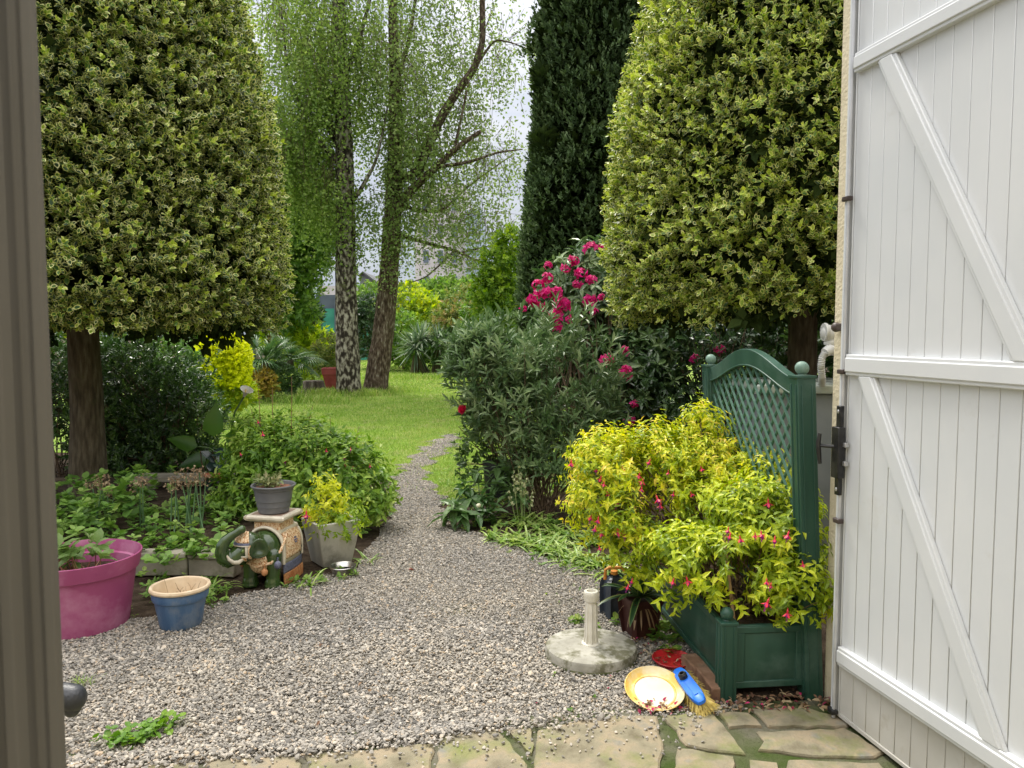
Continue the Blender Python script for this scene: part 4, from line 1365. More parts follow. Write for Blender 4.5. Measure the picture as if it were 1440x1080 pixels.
# seat block and its slab
MB().sqlathe([(.098, .34), (.094, .36), (.094, .405), (.100, .415)], X(-.02, 0, 0), EB).build('seat_block', carve, el_, bevel=.003)
sb = MB().sqlathe([(.112, .410), (.138, .424), (.146, .434), (.146, .446), (.138, .456), (.120, .457), (.117, .452), (.001, .452)], X(-.02, 0, 0), EB, rnd=.06).build('seat_slab', ivory, el_, bevel=.005, seg=3)
MB().sqlathe([(.112, .450), (.112, .4545)], X(-.02, 0, 0), EB).build('slab_inset', noisy('inset_brown', [(.4, (.32, .21, .15)), (.6, (.42, .31, .24))], 20, .6, .3), sb)

MB().ell(X(.172, -.005, .165), (.045, .075, .075), EB, 16, 10).build('chest_apron', carve, el_, smooth=60)
el_.scale = (.93, .93, .93)
# grey pot on the stool
gpot = noisy('grey_plastic', [(.4, (.115, .118, .125)), (.6, (.145, .148, .155))], 6, .5, .1, 150, spec=.4, wear=((.22, .21, .20), 5, .6, .8))
c = X(-.0186, 0, .4265)
gp = thing('grey_pot', 'grey plastic flower pot standing on the elephant stool, with a small succulent', 'flower pot', c)
MB().lathe([(0, 0), (.088, 0), (.094, .004), (.099, .034), (.103, .036), (.1025, .040), (.107, .066), (.111, .068), (.1105, .072), (.118, .122), (.124, .126), (.128, .138), (.136, .142), (.138, .148), (.134, .153), (.126, .150), (.118, .13), (0, .13)], c, 48).build('shell', gpot, gp)
MB().lathe([(0, .134), (.116, .134), (.114, .128)], c, 30).build('soil', noisy('red_soil', [(.4, (.15, .06, .03)), (.6, (.26, .12, .07))], 40, .95, .8, 80), gp)
succ = leafmat('succulent_leaf', [(.12, .17, .05), (.22, .28, .10), (.40, .34, .20)], rough=.5, tr=.2, clump=(6, .2))
q = c + np.c_[rng.normal(-.04, .035, 26), rng.normal(0, .04, 26), np.full(26, .134)]
put('foliage', shoots(q, np.c_[rng.normal(0, .35, (26, 2)), np.ones(26)], .06, 8, .030, .017, T_OVAL, 80, 35), succ, gp)
gp.scale = (1, 1, 1.15)
# ================================================================== PLANTS
bark_m = noisy('brown_bark', [(.3, (.07, .055, .038)), (.5, (.13, .105, .07)), (.7, (.21, .175, .12))], 6, .9, .9, 30, stretch=(6, 6, 1.2), spec=.15, bdist=.02, wear=((.10, .12, .05), 3, .58, .75))
twig_m = noisy('twig', [(.4, (.10, .065, .04)), (.6, (.17, .115, .07))], 30, .85)
VARI = leafmat('variegated_leaf', [(.025, .065, .016), (.06, .14, .022), (.20, .32, .035), (.48, .58, .07)],
               edge=[(.48, .54, .09), (.62, .66, .14), (.74, .72, .32)], elo=.02, ehi=.18, rough=.38, tr=.2, spec=.5, clump=(1.6, .25))

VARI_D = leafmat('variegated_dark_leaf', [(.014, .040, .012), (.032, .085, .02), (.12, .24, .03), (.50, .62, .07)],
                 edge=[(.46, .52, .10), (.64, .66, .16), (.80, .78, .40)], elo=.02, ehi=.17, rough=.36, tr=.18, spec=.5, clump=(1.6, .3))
INNER = leafmat('inner_shade_leaf', [(.018, .030, .010), (.03, .050, .014), (.05, .075, .02)], rough=.8, tr=.1, spec=.05, clump=(1.6, .2))  # inner leaves coloured darker; the shade inside the crowns is put into the colour

def trunk_mesh(mb, pts, rad, n=16, rough=.06):
    pts = np.asarray(pts, float)
    m = 5
    P2, R2 = [], []
    for i in range(len(pts) - 1):
        for t in np.linspace(0, 1, m, endpoint=False):
            P2.append(pts[i] * (1 - t) + pts[i + 1] * t); R2.append(rad[i] * (1 - t) + rad[i + 1] * t)
    P2.append(pts[-1]); R2.append(rad[-1])
    P2 = np.array(P2)
    for _ in range(2): P2[1:-1] = (P2[:-2] + 2 * P2[1:-1] + P2[2:]) / 4
    k0 = mb.n
    mb.tube(P2, R2, n)
    V = mb.V[-1]
    ctr = np.repeat(P2, n, 0)
    mb.V[-1] = ctr + (V - ctr) * (1 + rough * lump(V, 6, 3))[:, None]

def clipped_tree(name, lab, c, prof, zb, n_out, trunk_r, L, seed, mat=None):
    """a tall clipped crown of variegated leaves on a single trunk"""
    t = thing(name, lab, 'tree', c)
    mb = MB()
    top = prof[-1][0]
    trunk_mesh(mb, [c, c + [.02, .01, .9], c + [0, 0, zb + .3], c + [.05, .03, zb + 1.5], c + [0, 0, top * .8]], [trunk_r * 1.25, trunk_r, trunk_r * .95, trunk_r * .6, .03])
    g = np.random.default_rng(seed)
    for k in range(14):
        z = zb + .1 + k * .16; a = k * 2.4
        r = np.interp(z + .5, [p[0] for p in prof], [p[1] for p in prof]) * .8
        mb.tube([c + [0, 0, z - .2], c + [math.cos(a) * r * .5, math.sin(a) * r * .5, z + .12], c + [math.cos(a) * r, math.sin(a) * r, z + .5]], [.035, .022, .008], 7)
    mb.build('trunk', bark_m, t, smooth=60)
    zs, rs = np.array([p[0] for p in prof]), np.array([p[1] for p in prof])
    def surf(n, depth, seed):
        g = np.random.default_rng(seed)
        z = g.uniform(zb, top, int(n * 1.5))
        keep = g.random(len(z)) < np.interp(z, zs, rs) / rs.max()
        z = z[keep][:n]; m = len(z)
        a = g.uniform(0, 2 * PI, m)
        r = np.interp(z, zs, rs)
        d = np.stack([np.cos(a), np.sin(a), np.zeros(m)], 1)
        P0 = c + d * r[:, None] + np.array([0, 0, 1]) * z[:, None]
        k = .05 * lump(P0, 2.6, seed + 1) + .022 * lump(P0, 9, seed + 2)
        P0 = P0 + d * (k - depth * g.random(m) ** 1.3)[:, None]
        # ragged lower edge
        P0[:, 2] += np.where(z < zb + .3, .15 * lump(P0, 6, seed + 3) - .06 * g.random(m) ** 4 * 3, 0)
        return P0, d
    P1, D1 = surf(n_out, .22, seed + 10)
    P2, D2 = surf(int(n_out * .45), .5, seed + 20)
    # under side
    m = int(n_out * .22)
    a = g.uniform(0, 2 * PI, m); rr = np.sqrt(g.random(m)) * rs[0]
    P3 = c + np.stack([np.cos(a) * rr, np.sin(a) * rr, zb + .12 * g.random(m)], 1)
    P3[:, 2] += .10 * lump(P3, 4, seed + 4)
    D3 = np.stack([np.cos(a) * .7, np.sin(a) * .7, -.5 * np.ones(m)], 1)
    sets = []
    for Pp, Dd, nl in ((P1, D1, 9), (P2, D2, 7), (P3, D3, 7)):
        dd = Dd + np.array([0, 0, .60 if Dd is not D3 else .1]) + rnd_dirs(len(Pp)) * .75
        sets += shoots(Pp, dd, .07 * rng.uniform(.6, 1.6, len(Pp)), nl, L, L * .64, T_OVAL, 88, 22, up=.4, lvar=.2, hue=.25, tip=.6, skew=1.7 if mat else 1.15)
    put('crown', sets, mat or VARI, t)
    P4, D4 = surf(int(n_out * .8), .5, seed + 30)
    P4 = P4 - D4 * .17
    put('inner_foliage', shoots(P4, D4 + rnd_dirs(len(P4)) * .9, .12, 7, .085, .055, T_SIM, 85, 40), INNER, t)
    return t
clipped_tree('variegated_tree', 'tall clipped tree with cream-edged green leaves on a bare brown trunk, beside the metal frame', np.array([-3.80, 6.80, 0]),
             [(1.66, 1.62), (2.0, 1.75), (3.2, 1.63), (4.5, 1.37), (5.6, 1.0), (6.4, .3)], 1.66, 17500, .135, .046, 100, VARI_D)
clipped_tree('variegated_tree', 'tall clipped tree with yellow-edged leaves whose crown reaches the yellow house wall', np.array([2.22, 5.90, 0]),
             [(1.76, 1.40), (2.1, 1.50), (2.9, 1.43), (3.4, 1.33), (4.0, 1.18), (5.0, .9), (6.0, .3)], 1.76, 17500, .11, .037, 200)

def shrub(name, lab, cat, org, lobes, n, mat, L, Wd, sl=.08, nl=7, tmpl=T_OVAL, inner=.45, low=-.8, rough=.12, a0=75, a1=25, stems=40, droop=0, upb=.5, rnd_=.4, stem_r=.006, hue=.35, opp=False, curl=.0, group=None, nsc=3.0, seed=None, tw=True, bow=.10, leafname='foliage', hole=None):
    seed = seed or abs(hash(lab)) % 9973
    seed = sum(ord(ch) * (i + 1) for i, ch in enumerate(lab)) % 9973
    t = thing(name, lab, cat, org, group)
    Pp, Dd = lobes_pts(lobes, n, inner, seed, low, rough, nsc)
    k = Pp[:, 2] > org[2] + .01
    if hole: k &= lump(Pp, hole[0], seed + 3) > hole[1]
    Pp, Dd = Pp[k], Dd[k]
    dd = Dd + np.array([0, 0, upb]) + rnd_dirs(len(Pp)) * rnd_
    put(leafname, shoots(Pp, dd, sl, nl, L, Wd, tmpl, a0, a1, droop=droop, hue=hue, opp=opp, curl=curl), mat, t)
    if stems:
        idx = rng.permutation(len(Pp))[:stems]
        root = np.array(org, float) + np.c_[rng.normal(0, .05, (len(idx), 2)), np.zeros(len(idx))]
        s1 = twigs(root, Pp[idx], stem_r, stem_r * .35, 5, bow)
        # side twigs
        i2 = rng.permutation(len(Pp))[:stems * 3]
        j2 = idx[rng.integers(0, len(idx), len(i2))]
        par = root[rng.integers(0, len(idx), len(i2))] * .35 + Pp[i2] * .65 + rnd_dirs(len(i2)) * .05
        s2 = twigs(par, Pp[i2], stem_r * .5, stem_r * .25, 4, .06)
        V, F, C = join([s1, s2])
        npmesh('stems', V, F, twig_m, t, lc=C)
    return t
def ball(px, py, Y, rx, rz, ry=None):
    """ellipsoid lobe from its picture centre and pixel radii"""
    p = P(px, py, Y)
    k = Y / 1080
    return (p[0], p[1], p[2], rx * k, (ry if ry is not None else rx) * k, rz * k)

# --- golden fuchsias in the planter
FU = leafmat('golden_leaf', [(.08, .15, .012), (.24, .34, .02), (.50, .58, .03), (.70, .68, .05), (.72, .56, .10)], rough=.4, tr=.35, spec=.4, clump=(5.0, .3))
FU2 = leafmat('golden_leaf_large', [(.08, .15, .012), (.24, .34, .02), (.48, .57, .03), (.68, .68, .05)], rough=.4, tr=.35, spec=.4, clump=(5.0, .3))
def fuchsia_flower_mesh(name, red, purple):
    mb = MB()
    mb.tube([(0, 0, 0), (0, 0, -.010)], .0015, 5)
    mb.lathe([(.002, -.008), (.0045, -.012), (.004, -.022), (.0055, -.028)], (0, 0, 0), 8)
    for k in range(4):
        a = k * PI / 2
        d = np.array([math.cos(a), math.sin(a), 0])
        s = np.array([-d[1], d[0], 0])
        b = np.array([0, 0, -.026])
        pts = [b + d * .004, b + d * .014 + [0, 0, -.010], b + d * .026 + [0, 0, -.014]]
        V = [pts[0] - s * .003, pts[0] + s * .003, pts[1] + s * .006, pts[2], pts[1] - s * .006]
        mb.add(V, [(0, 1, 2, 3, 4)])
    me1 = mb
    mb2 = MB().lathe([(.003, -.024), (.009, -.032), (.010, -.042), (.006, -.047)], (0, 0, 0), 8)
    for k in range(4):
        a = k * 1.6; mb2.tube([(0, 0, -.04), (.003 * math.cos(a), .003 * math.sin(a), -.066)], .0007, 4)
    return me1, mb2
fred = noisy('fuchsia_red', [(.4, (.55, .01, .03)), (.6, (.72, .03, .07))], 60, .45, 0)
fpur = noisy('fuchsia_purple', [(.4, (.30, .01, .22)), (.6, (.42, .02, .30))], 60, .5, 0)
def add_flowers(t, pos, sc):
    """first flower is built, the rest are linked copies (flower > corolla)"""
    a, b = fuchsia_flower_mesh('flower', fred, fpur)
    org = ORG[t.name]
    fa = a.build('flower', fred, None, (0, 0, 0), smooth=60)
    fb = b.build('corolla', fpur, None, (0, 0, 0), smooth=60)
    for k, p in enumerate(pos):
        o = fa if k == 0 else link(fa.copy())
        q = fb if k == 0 else link(fb.copy())
        o.parent = t; o.location = tuple(np.array(p) - org)
        s = sc * random.uniform(.75, 1.2)
        o.scale = (s, s, s); o.rotation_euler = (random.uniform(-.35, .35), random.uniform(-.35, .35), random.uniform(0, 6))
        q.parent = o; q.location = (0, 0, 0)
        ORG[o.name] = np.array(p)

def fuchsia(lab, root, lobes, n, mat, L, fl, sl=.10, nl=8, stems=26, low=-.75, inner=.5):
    t = shrub('golden_fuchsia', lab, 'shrub', root, lobes, n, mat, L, L * .52, sl=sl, nl=nl, tmpl=T_PT, inner=inner, low=low, rough=.24, a0=88, a1=45, stems=stems, droop=.34, upb=.6, rnd_=.6, stem_r=.006, opp=True, curl=.22, nsc=6, bow=.14, hole=(9.0, -.26))
    add_flowers(t, fl, .8)
    return t
fl1 = [P(x, y, d) for x, y, d in ((838, 655, 3.70), (846, 668, 3.68), (853, 690, 3.66), (900, 664, 3.7), (903, 682, 3.66), (922, 695, 3.6), (948, 690, 3.65), (1028, 680, 3.65), (1022, 682, 3.65), (842, 725, 3.62), (846, 745, 3.6), (858, 728, 3.6), (880, 745, 3.62), (893, 712, 3.62), (842, 766, 3.6),
       (803, 645, 3.78), (832, 722, 3.64), (956, 758, 3.55), (1060, 678, 3.6), (885, 820, 3.5), (890, 812, 3.5), (1035, 614, 3.9), (940, 660, 3.7), (870, 700, 3.66), (915, 645, 3.75), (850, 676, 3.62), (905, 672, 3.64), (875, 655, 3.66), (930, 705, 3.6), (868, 742, 3.58), (838, 738, 3.6), (985, 655, 3.68), (970, 690, 3.64), (892, 735, 3.6), (1000, 700, 3.6))]
fl2 = [P(x, y, d) for x, y, d in ((1028, 748, 3.18), (1040, 752, 3.17), (1070, 745, 3.12), (1075, 750, 3.12), (1090, 752, 3.12), (1110, 745, 3.12), (1128, 788, 3.1), (948, 812, 3.2), (965, 810, 3.2), (1078, 812, 3.02), (1085, 818, 3.02), (1082, 840, 3.0), (1080, 700, 3.3), (1025, 740, 3.2), (1108, 855, 3.03), (1062, 748, 3.14))]
fuchsia('golden fuchsia with finer yellow leaves arching left out of the planter far half', Q(.17, .80, .29),
        [ball(866, 660, 3.9, 56, 38, 70), ball(940, 668, 3.95, 76, 44, 80), ball(1005, 668, 3.95, 54, 50, 55), ball(930, 640, 3.95, 50, 36, 50), ball(1045, 668, 3.9, 34, 32, 40), ball(988, 628, 4.0, 28, 44, 34), ball(982, 600, 4.0, 12, 26, 14), ball(838, 630, 3.9, 18, 22, 20), ball(850, 712, 3.85, 40, 50, 60), ball(895, 725, 3.75, 50, 34, 50), ball(1010, 712, 3.75, 56, 34, 50), ball(1080, 690, 3.6, 30, 34, 30), ball(1070, 690, 3.75, 30, 30, 35)],
        2300, FU, .029, fl1, sl=.10, nl=10, stems=44)
fuchsia('golden fuchsia with larger lime leaves hanging over the near end of the planter', Q(.21, .26, .29),
        [ball(892, 775, 3.75, 34, 30, 30), ball(965, 795, 3.4, 44, 34, 50), ball(1030, 800, 3.38, 60, 40, 60), ball(1085, 770, 3.36, 52, 60, 55), ball(1112, 828, 3.25, 42, 36, 45), ball(1095, 725, 3.42, 42, 34, 40), ball(1050, 725, 3.5, 40, 28, 40)],
        1350, FU2, .036, fl2, sl=.12, nl=10, stems=34)
MB().tube([Q(.06, .06, .28), P(1018, 752, 3.28)], .008, 7).build('cane', noisy('cane', [(.4, (.28, .17, .08)), (.6, (.40, .27, .14))], 20, .7), pl, smooth=60)
MB().tube([Q(.15, .30, .28), P(1048, 718, 3.5)], .008, 7).build('cane', bpy.data.materials['cane'], pl, smooth=60)
tagm = noisy('white_label', [(.4, (.75, .75, .73)), (.6, (.8, .8, .78))], 9, .5)
MB().box(P(1086, 858, 3.22), (.022, .002, .045), roty(.5)).build('plant_label', tagm, pl)

# --- small yellow fuchsia in the concrete planter
SY = leafmat('yellow_leaf', [(.34, .42, .02), (.60, .64, .04), (.78, .76, .10)], rough=.4, tr=.4, clump=(5, .25))
SG = leafmat('lime_leaf', [(.12, .22, .02), (.24, .36, .03), (.38, .48, .05)], rough=.4, tr=.4, clump=(5, .25))
t = shrub('small_fuchsia', 'small golden fuchsia growing in the square concrete planter', 'shrub', np.array([-1.225, 5.12, .24]),
          [ball(460, 708, 5.14, 22, 26, 24), ball(460, 732, 5.12, 24, 8, 24), ball(456, 684, 5.14, 9, 16, 10)], 120, SY, .036, .020, sl=.07, tmpl=T_PT, a0=88, a1=45, droop=.25, opp=True, stems=12, stem_r=.004, rough=.15, leafname='foliage')
Pp, Dd = lobes_pts([ball(490, 722, 5.1, 22, 16, 22), ball(478, 738, 5.0, 30, 10, 18)], 90, .4, 5)
put('green_foliage', shoots(Pp, Dd + np.array([0, 0, .4]), .06, 7, .032, .018, T_PT, 88, 45, droop=.2, opp=True), SG, t)
add_flowers(t, [P(431, 716, 5.0)], 1.3)

# --- green fuchsia bush left of the path
GF = leafmat('green_fuchsia_leaf', [(.06, .14, .015), (.13, .25, .03), (.24, .38, .05), (.42, .52, .12)], rough=.42, tr=.35, clump=(2.0, .35))
t = shrub('green_fuchsia', 'loose green fuchsia bush with small red flowers between the elephant and the gravel path', 'shrub', G(430, 730),
          [ball(370, 640, 6.3, 52, 42, 60), ball(430, 655, 6.2, 70, 58, 70), ball(495, 680, 6.0, 50, 52, 55), ball(345, 690, 6.2, 40, 40, 50), ball(420, 700, 6.0, 80, 40, 60), ball(520, 705, 5.9, 26, 36, 30)],
          1500, GF, .060, .033, sl=.10, nl=7, tmpl=T_PT, a0=88, a1=45, droop=.15, opp=True, stems=46, rough=.22, inner=.5, upb=.7, bow=.1, hole=(5.5, -.4))
add_flowers(t, [P(x, y, 5.85) for x, y in ((484, 640), (486, 650), (470, 662), (337, 636), (362, 590), (369, 606), (497, 655), (512, 645), (520, 652), (459, 630), (493, 628), (399, 645), (430, 716))], .8)
# tall reddish shoots standing out of it
q = np.array([P(x, 640, 6.2) for x in (368, 390, 408, 465, 430, 500, 380)])
e = np.array([P(x, y, 6.25) for x, y in ((363, 545), (383, 545), (410, 530), (464, 585), (440, 570), (505, 600), (352, 572))])
V, F, C = twigs(q, e, .005, .002, 5, .04)
npmesh('shoots', V, [F], noisy('red_shoot', [(.4, (.22, .10, .06)), (.6, (.30, .17, .09))], 20, .6), t, lc=C)
sp = []
for a, b in zip(q, e):
    for u_ in np.linspace(.2, 1, 7): sp.append(a + (b - a) * u_)
sp = np.array(sp)
put('shoot_leaves', shoots(sp, np.tile([0, 0, 1.0], (len(sp), 1)) + rnd_dirs(len(sp)) * .2, .02, 3, .035, .016, T_PT, 80, 60, droop=.1), GF, t)

# --- grey-leaved shrub right of the path
OL = leafmat('grey_green_leaf', [(.055, .11, .036), (.105, .185, .065), (.19, .28, .115), (.36, .44, .23)], rough=.40, tr=.15, spec=.55, clump=(2.5, .3))
shrub('willow_leaf_shrub', 'big grey-green narrow-leaved shrub with many upright stems, right of the path', 'shrub', G(762, 728),
      [ball(752, 490, 6.9, 85, 50, 80), ball(700, 530, 6.8, 66, 62, 60), ball(812, 545, 6.8, 56, 62, 58), ball(740, 580, 6.7, 84, 56, 66), ball(805, 600, 6.6, 56, 50, 50), ball(672, 505, 6.9, 42, 42, 40), ball(790, 660, 6.4, 50, 40, 40), ball(745, 640, 6.5, 30, 44, 34), ball(840, 640, 6.5, 36, 50, 40)],
      1750, OL, .090, .026, sl=.13, nl=9, tmpl=T_LANCE, a0=70, a1=22, stems=60, rough=.2, inner=.6, upb=1.1, rnd_=.45, stem_r=.006, curl=.08, bow=.05, hole=(5.5, -.30))
blackp = noisy('black_pot', [(.4, (.022, .024, .028)), (.6, (.04, .042, .048))], 6, .5, .1)
c = G(702, 698)
rp_ = thing('potted_rose', 'rose in a black plastic pot with one pink bloom leaning over the lawn', 'potted plant', c)
MB().lathe([(0, 0), (.125, 0), (.130, .01), (.152, .31), (.160, .315), (.162, .335), (.150, .335), (.142, .29), (0, .29)], c, 36).build('pot', blackp, rp_)
RL = leafmat('rose_leaf', [(.035, .075, .02), (.07, .135, .03), (.12, .20, .05)], rough=.4, tr=.25, clump=(3, .25))
Pp, Dd = lobes_pts([ball(668, 640, 7.2, 28, 34, 30), ball(690, 610, 7.2, 24, 40, 30), ball(676, 590, 7.2, 18, 30, 20)], 200, .6, 77)
put('foliage', shoots(Pp, Dd + np.array([0, 0, .4]), .06, 7, .042, .026, T_OVAL, 85, 40), RL, rp_)
A = c + np.c_[rng.normal(0, .04, (16, 2)), np.full(16, .3)]
B = np.array([P(x, y, 7.15) for x, y in ((656, 584), (664, 588), (640, 560), (672, 556), (690, 560), (655, 620), (668, 640), (680, 600), (652, 650), (640, 660), (668, 664), (652, 690), (645, 600), (700, 580), (660, 570), (675, 620))])
A = np.concatenate([A, [c + [0, 0, .3]]]); B = np.concatenate([B, [P(652, 576, 6.5)]])
V, F, C = twigs(A, B, .006, .003, 5, .08)
npmesh('stems', V, [F], twig_m, rp_, lc=C)
def rosette_flower(name, c, r, mat, parent, npet=22, face=(0, -1, .3)):
    f = nrm(np.array(face, float))
    ref = nrm(np.cross(f, [0, 0, 1.0])); v = np.cross(f, ref)
    k = np.arange(npet); a = k * 2.4
    tl = np.linspace(.25, 1.35, npet)
    d = f[None] * np.cos(tl)[:, None] + (ref[None] * np.cos(a)[:, None] + v[None] * np.sin(a)[:, None]) * np.sin(tl)[:, None]
    base = np.tile(c, (npet, 1)) + d * r * .15
    return put(name, [leafset(base, d, f, r, r * 1.1, T_OVAL, curl=-.3)], mat, parent)
rose_m = leafmat('rose_petal', [(.62, .02, .08), (.75, .05, .14)], rough=.5, tr=.3, clump=(8, .2))
rosette_flower('bloom', P(652, 576, 6.5), .045, rose_m, rp_, face=(-.5, -.8, .2))

# --- rhododendron with magenta trusses
RH = leafmat('rhododendron_leaf', [(.03, .075, .02), (.06, .13, .035), (.12, .20, .06), (.22, .30, .12)], rough=.35, tr=.12, spec=.5, clump=(1.5, .25))
rt = shrub('rhododendron', 'large rhododendron with magenta flower heads behind the grey-green shrub', 'shrub', G(850, 690) + [0, .6, 0],
      [ball(800, 420, 8.9, 52, 62, 60), ball(840, 380, 8.8, 40, 45, 50), ball(840, 450, 8.7, 66, 70, 70), ball(880, 540, 8.4, 62, 70, 70), ball(920, 470, 8.7, 60, 70, 60), ball(930, 580, 8.3, 50, 66, 55)],
      1050, RH, .125, .042, sl=.05, nl=8, tmpl=T_LANCE, a0=95, a1=60, stems=60, inner=.5, rough=.10, stem_r=.014, curl=.10, droop=.08)
rho_m = leafmat('magenta_petal', [(.40, .004, .10), (.62, .012, .18), (.82, .05, .34)], rough=.55, tr=.3, clump=(9, .25))
flw = [(806, 367, 8.3, 1), (770, 373, 8.4, .8), (769, 391, 8.3, 1.1), (757, 401, 8.3, 1.15), (752, 420, 8.3, 1.5), (769, 413, 8.25, 1.4), (784, 411, 8.2, 1.2), (790, 427, 8.15, 1.6), (782, 443, 8.1, 1.5), (781, 459, 8.1, 1.2), (803, 450, 8.05, 1), (828, 423, 8.1, 1.3), (817, 384, 8.2, 1.1),
       (832, 394, 8.1, 1), (812, 400, 8.2, .9), (854, 507, 7.7, 1.3), (878, 494, 7.75, 1), (879, 524, 7.65, 1.3), (886, 593, 7.6, 1), (892, 568, 7.6, .7), (735, 434, 8.4, .7), (835, 439, 8.05, .8), (831, 350, 8.3, 1.3), (795, 378, 8.3, .9), (848, 347, 8.3, .8), (977, 505, 8.1, 1), (1012, 492, 8.2, 1), (762, 432, 8.25, 1), (845, 418, 8.1, .7)]
for (x, y, Y, s_) in flw:
    c = P(x, y, Y)
    r = .050 * s_
    m = 11
    g = np.random.default_rng(int(x * y))
    dirs = nrm(np.stack([g.normal(0, .8, m), -np.abs(g.normal(.5, .5, m)), g.normal(.25, .7, m)], 1))
    base, dd, hh = [], [], []
    for d in dirs:
        ref = nrm(np.cross(d, [.1, .3, 1.0])); v = np.cross(d, ref)
        for k in range(5):
            a = k * 2 * PI / 5
            rd = ref * math.cos(a) + v * math.sin(a)
            base.append(c + d * r * (.55 + .5 * abs(d[0]))); dd.append(d * g.uniform(.1, .9) + rd); hh.append(d)
    put('flower_head', [leafset(np.array(base), np.array(dd), np.array(hh), r * g.uniform(.55, 1.0, len(base)), r * .62, T_OVAL, curl=.35)], rho_m, rt)

# --- dense evergreen shrubs in the shade under the right-hand tree
DK = leafmat('dark_evergreen_leaf', [(.014, .034, .010), (.028, .062, .018), (.05, .10, .03), (.10, .17, .055)], rough=.35, tr=.15, spec=.5, clump=(1.2, .3))
shrub('evergreen_shrub', 'dark evergreen shrub filling the shade behind the trellis and under the right tree', 'shrub', np.array([2.3, 8.3, 0]),
      [(1.75, 8.6, .95, 1.0, .8, .95), (2.7, 8.4, 1.0, 1.0, .8, .95), (3.6, 8.4, 1.1, .9, .8, 1.0), (2.1, 9.0, 1.5, 1.1, .7, .6), (3.2, 9.0, 1.6, 1.1, .7, .6), (1.35, 7.9, .55, .45, .5, .55)],
      2600, DK, .062, .030, sl=.12, nl=8, stems=110, inner=.6, stem_r=.010, rough=.15)
LV = leafmat('laurel_leaf', [(.03, .07, .02), (.06, .12, .03), (.11, .19, .05)], rough=.35, tr=.2, clump=(2, .2))
shrub('laurel_bush', 'glossy green bush behind the grey water tank beside the house wall', 'shrub', np.array([2.9, 6.9, 0]),
      [(2.75, 6.9, 1.0, .55, .45, .85), (3.3, 6.8, 1.2, .5, .45, .9)], 520, LV, .085, .040, sl=.10, nl=7, stems=20, inner=.5)

# --- left: shady shrubs under and behind the left tree
SHD = leafmat('glossy_dark_leaf', [(.025, .06, .016), (.05, .11, .025), (.09, .17, .04), (.17, .27, .07)], rough=.33, tr=.18, spec=.55, clump=(1.6, .3))
shrub('glossy_shrub', 'dark glossy shrub behind the bare brown trunk at the left', 'shrub', G(190, 690) + [0, .8, 0],
      [ball(200, 560, 8.6, 82, 80, 70), ball(150, 620, 8.4, 50, 60, 50), ball(250, 600, 8.4, 60, 70, 60), ball(215, 650, 8.2, 80, 40, 55), ball(130, 560, 8.8, 70, 80, 50)],
      3000, SHD, .055, .028, sl=.10, nl=8, stems=70, inner=.55, rough=.15, stem_r=.008)
CHO = leafmat('fresh_green_leaf', [(.07, .16, .03), (.13, .26, .05), (.24, .38, .12)], rough=.35, tr=.3, spec=.5, clump=(2.5, .2))
shrub('mock_orange_shrub', 'lighter green shrub with fresh tips between the dark shrub and the yellow bush', 'shrub', G(295, 610),
      [ball(250, 520, 10.5, 26, 42, 30), ball(268, 580, 10.3, 28, 34, 30), ball(240, 560, 10.3, 34, 50, 30)], 620, CHO, .060, .026, sl=.08, nl=8, stems=20, inner=.5)
shrub('shade_bush', 'leafy bush glimpsed between the metal frame and the left trunk', 'shrub', np.array([-4.9, 8.2, 0]),
      [(-5.0, 8.2, .9, .6, .5, .9), (-5.8, 8.4, 1.0, .8, .5, 1.0), (-4.6, 9.4, 1.0, 1.0, .5, 1.0), (-5.6, 9.6, 1.1, 1.0, .5, 1.1)], 1500, LV, .060, .028, sl=.1, nl=7, stems=20, inner=.5)
# glossy big leaves and the arum lily
ARM = leafmat('arum_leaf', [(.03, .09, .015), (.05, .14, .02), (.09, .20, .03)], rough=.28, tr=.3, spec=.5, clump=(2, .2))
c = G(318, 668)
al = thing('arum_lily', 'arum lily with big arrow leaves and one white bloom on a leaning stalk', 'flowering plant', c)
lf = [((300, 592), (.1, -.2, 1.0), .34, .26), ((278, 606), (-.9, -.3, .35), .30, .20), ((318, 600), (.7, -.3, .6), .26, .15), ((306, 612), (.4, -.7, .1), .26, .18), ((290, 622), (-.6, -.7, -.1), .26, .2)]
b0 = np.array([P(x, y + 22, 7.6) for (x, y), d, l_, w_ in lf]); d0 = np.array([d for _, d, _, _ in lf], float)
put('leaves', [leafset(b0, d0, np.array([[.1, -1, .35]]), np.array([l for _, _, l, _ in lf]), np.array([w_ for *_, w_ in lf]), T_PT, curl=.15)], ARM, al, smooth=True)
pts = [c, P(322, 625, 7.6), P(330, 580, 7.6), P(343, 558, 7.6)]
MB().tube(pts, [.012, .011, .010, .009], 8).build('stalk', noisy('lily_stalk', [(.4, (.06, .13, .03)), (.6, (.09, .17, .04))], 9, .4), al, smooth=60)
V, F, C = twigs(np.tile(c, (5, 1)), b0, .010, .007, 6, .1)
npmesh('leaf_stalks', V, [F], bpy.data.materials['lily_stalk'], al, lc=C)
lilyw = noisy('lily_white', [(.4, (.74, .72, .64)), (.6, (.80, .78, .72))], 9, .45)
cc = P(343, 558, 7.6)
MB().lathe([(.008, 0), (.018, .03), (.030, .06), (.052, .085), (.066, .092)], cc, 18, roty(.5) @ rotx(.35), cap=False).build('bloom', lilyw, al, smooth=60)
MB().tube([cc + [0, 0, .01], cc + [.03, -.015, .075]], .006, 7).build('spadix', yel, al)
BLU = leafmat('blue_green_leaf', [(.015, .035, .025), (.03, .055, .045), (.05, .09, .07)], rough=.25, tr=.08, spec=.6, clump=(2, .2))
c = G(300, 690)
hs = thing('broad_leaf_plant', 'clump of broad dark bluish leaves under the arum lily', 'plant', c)
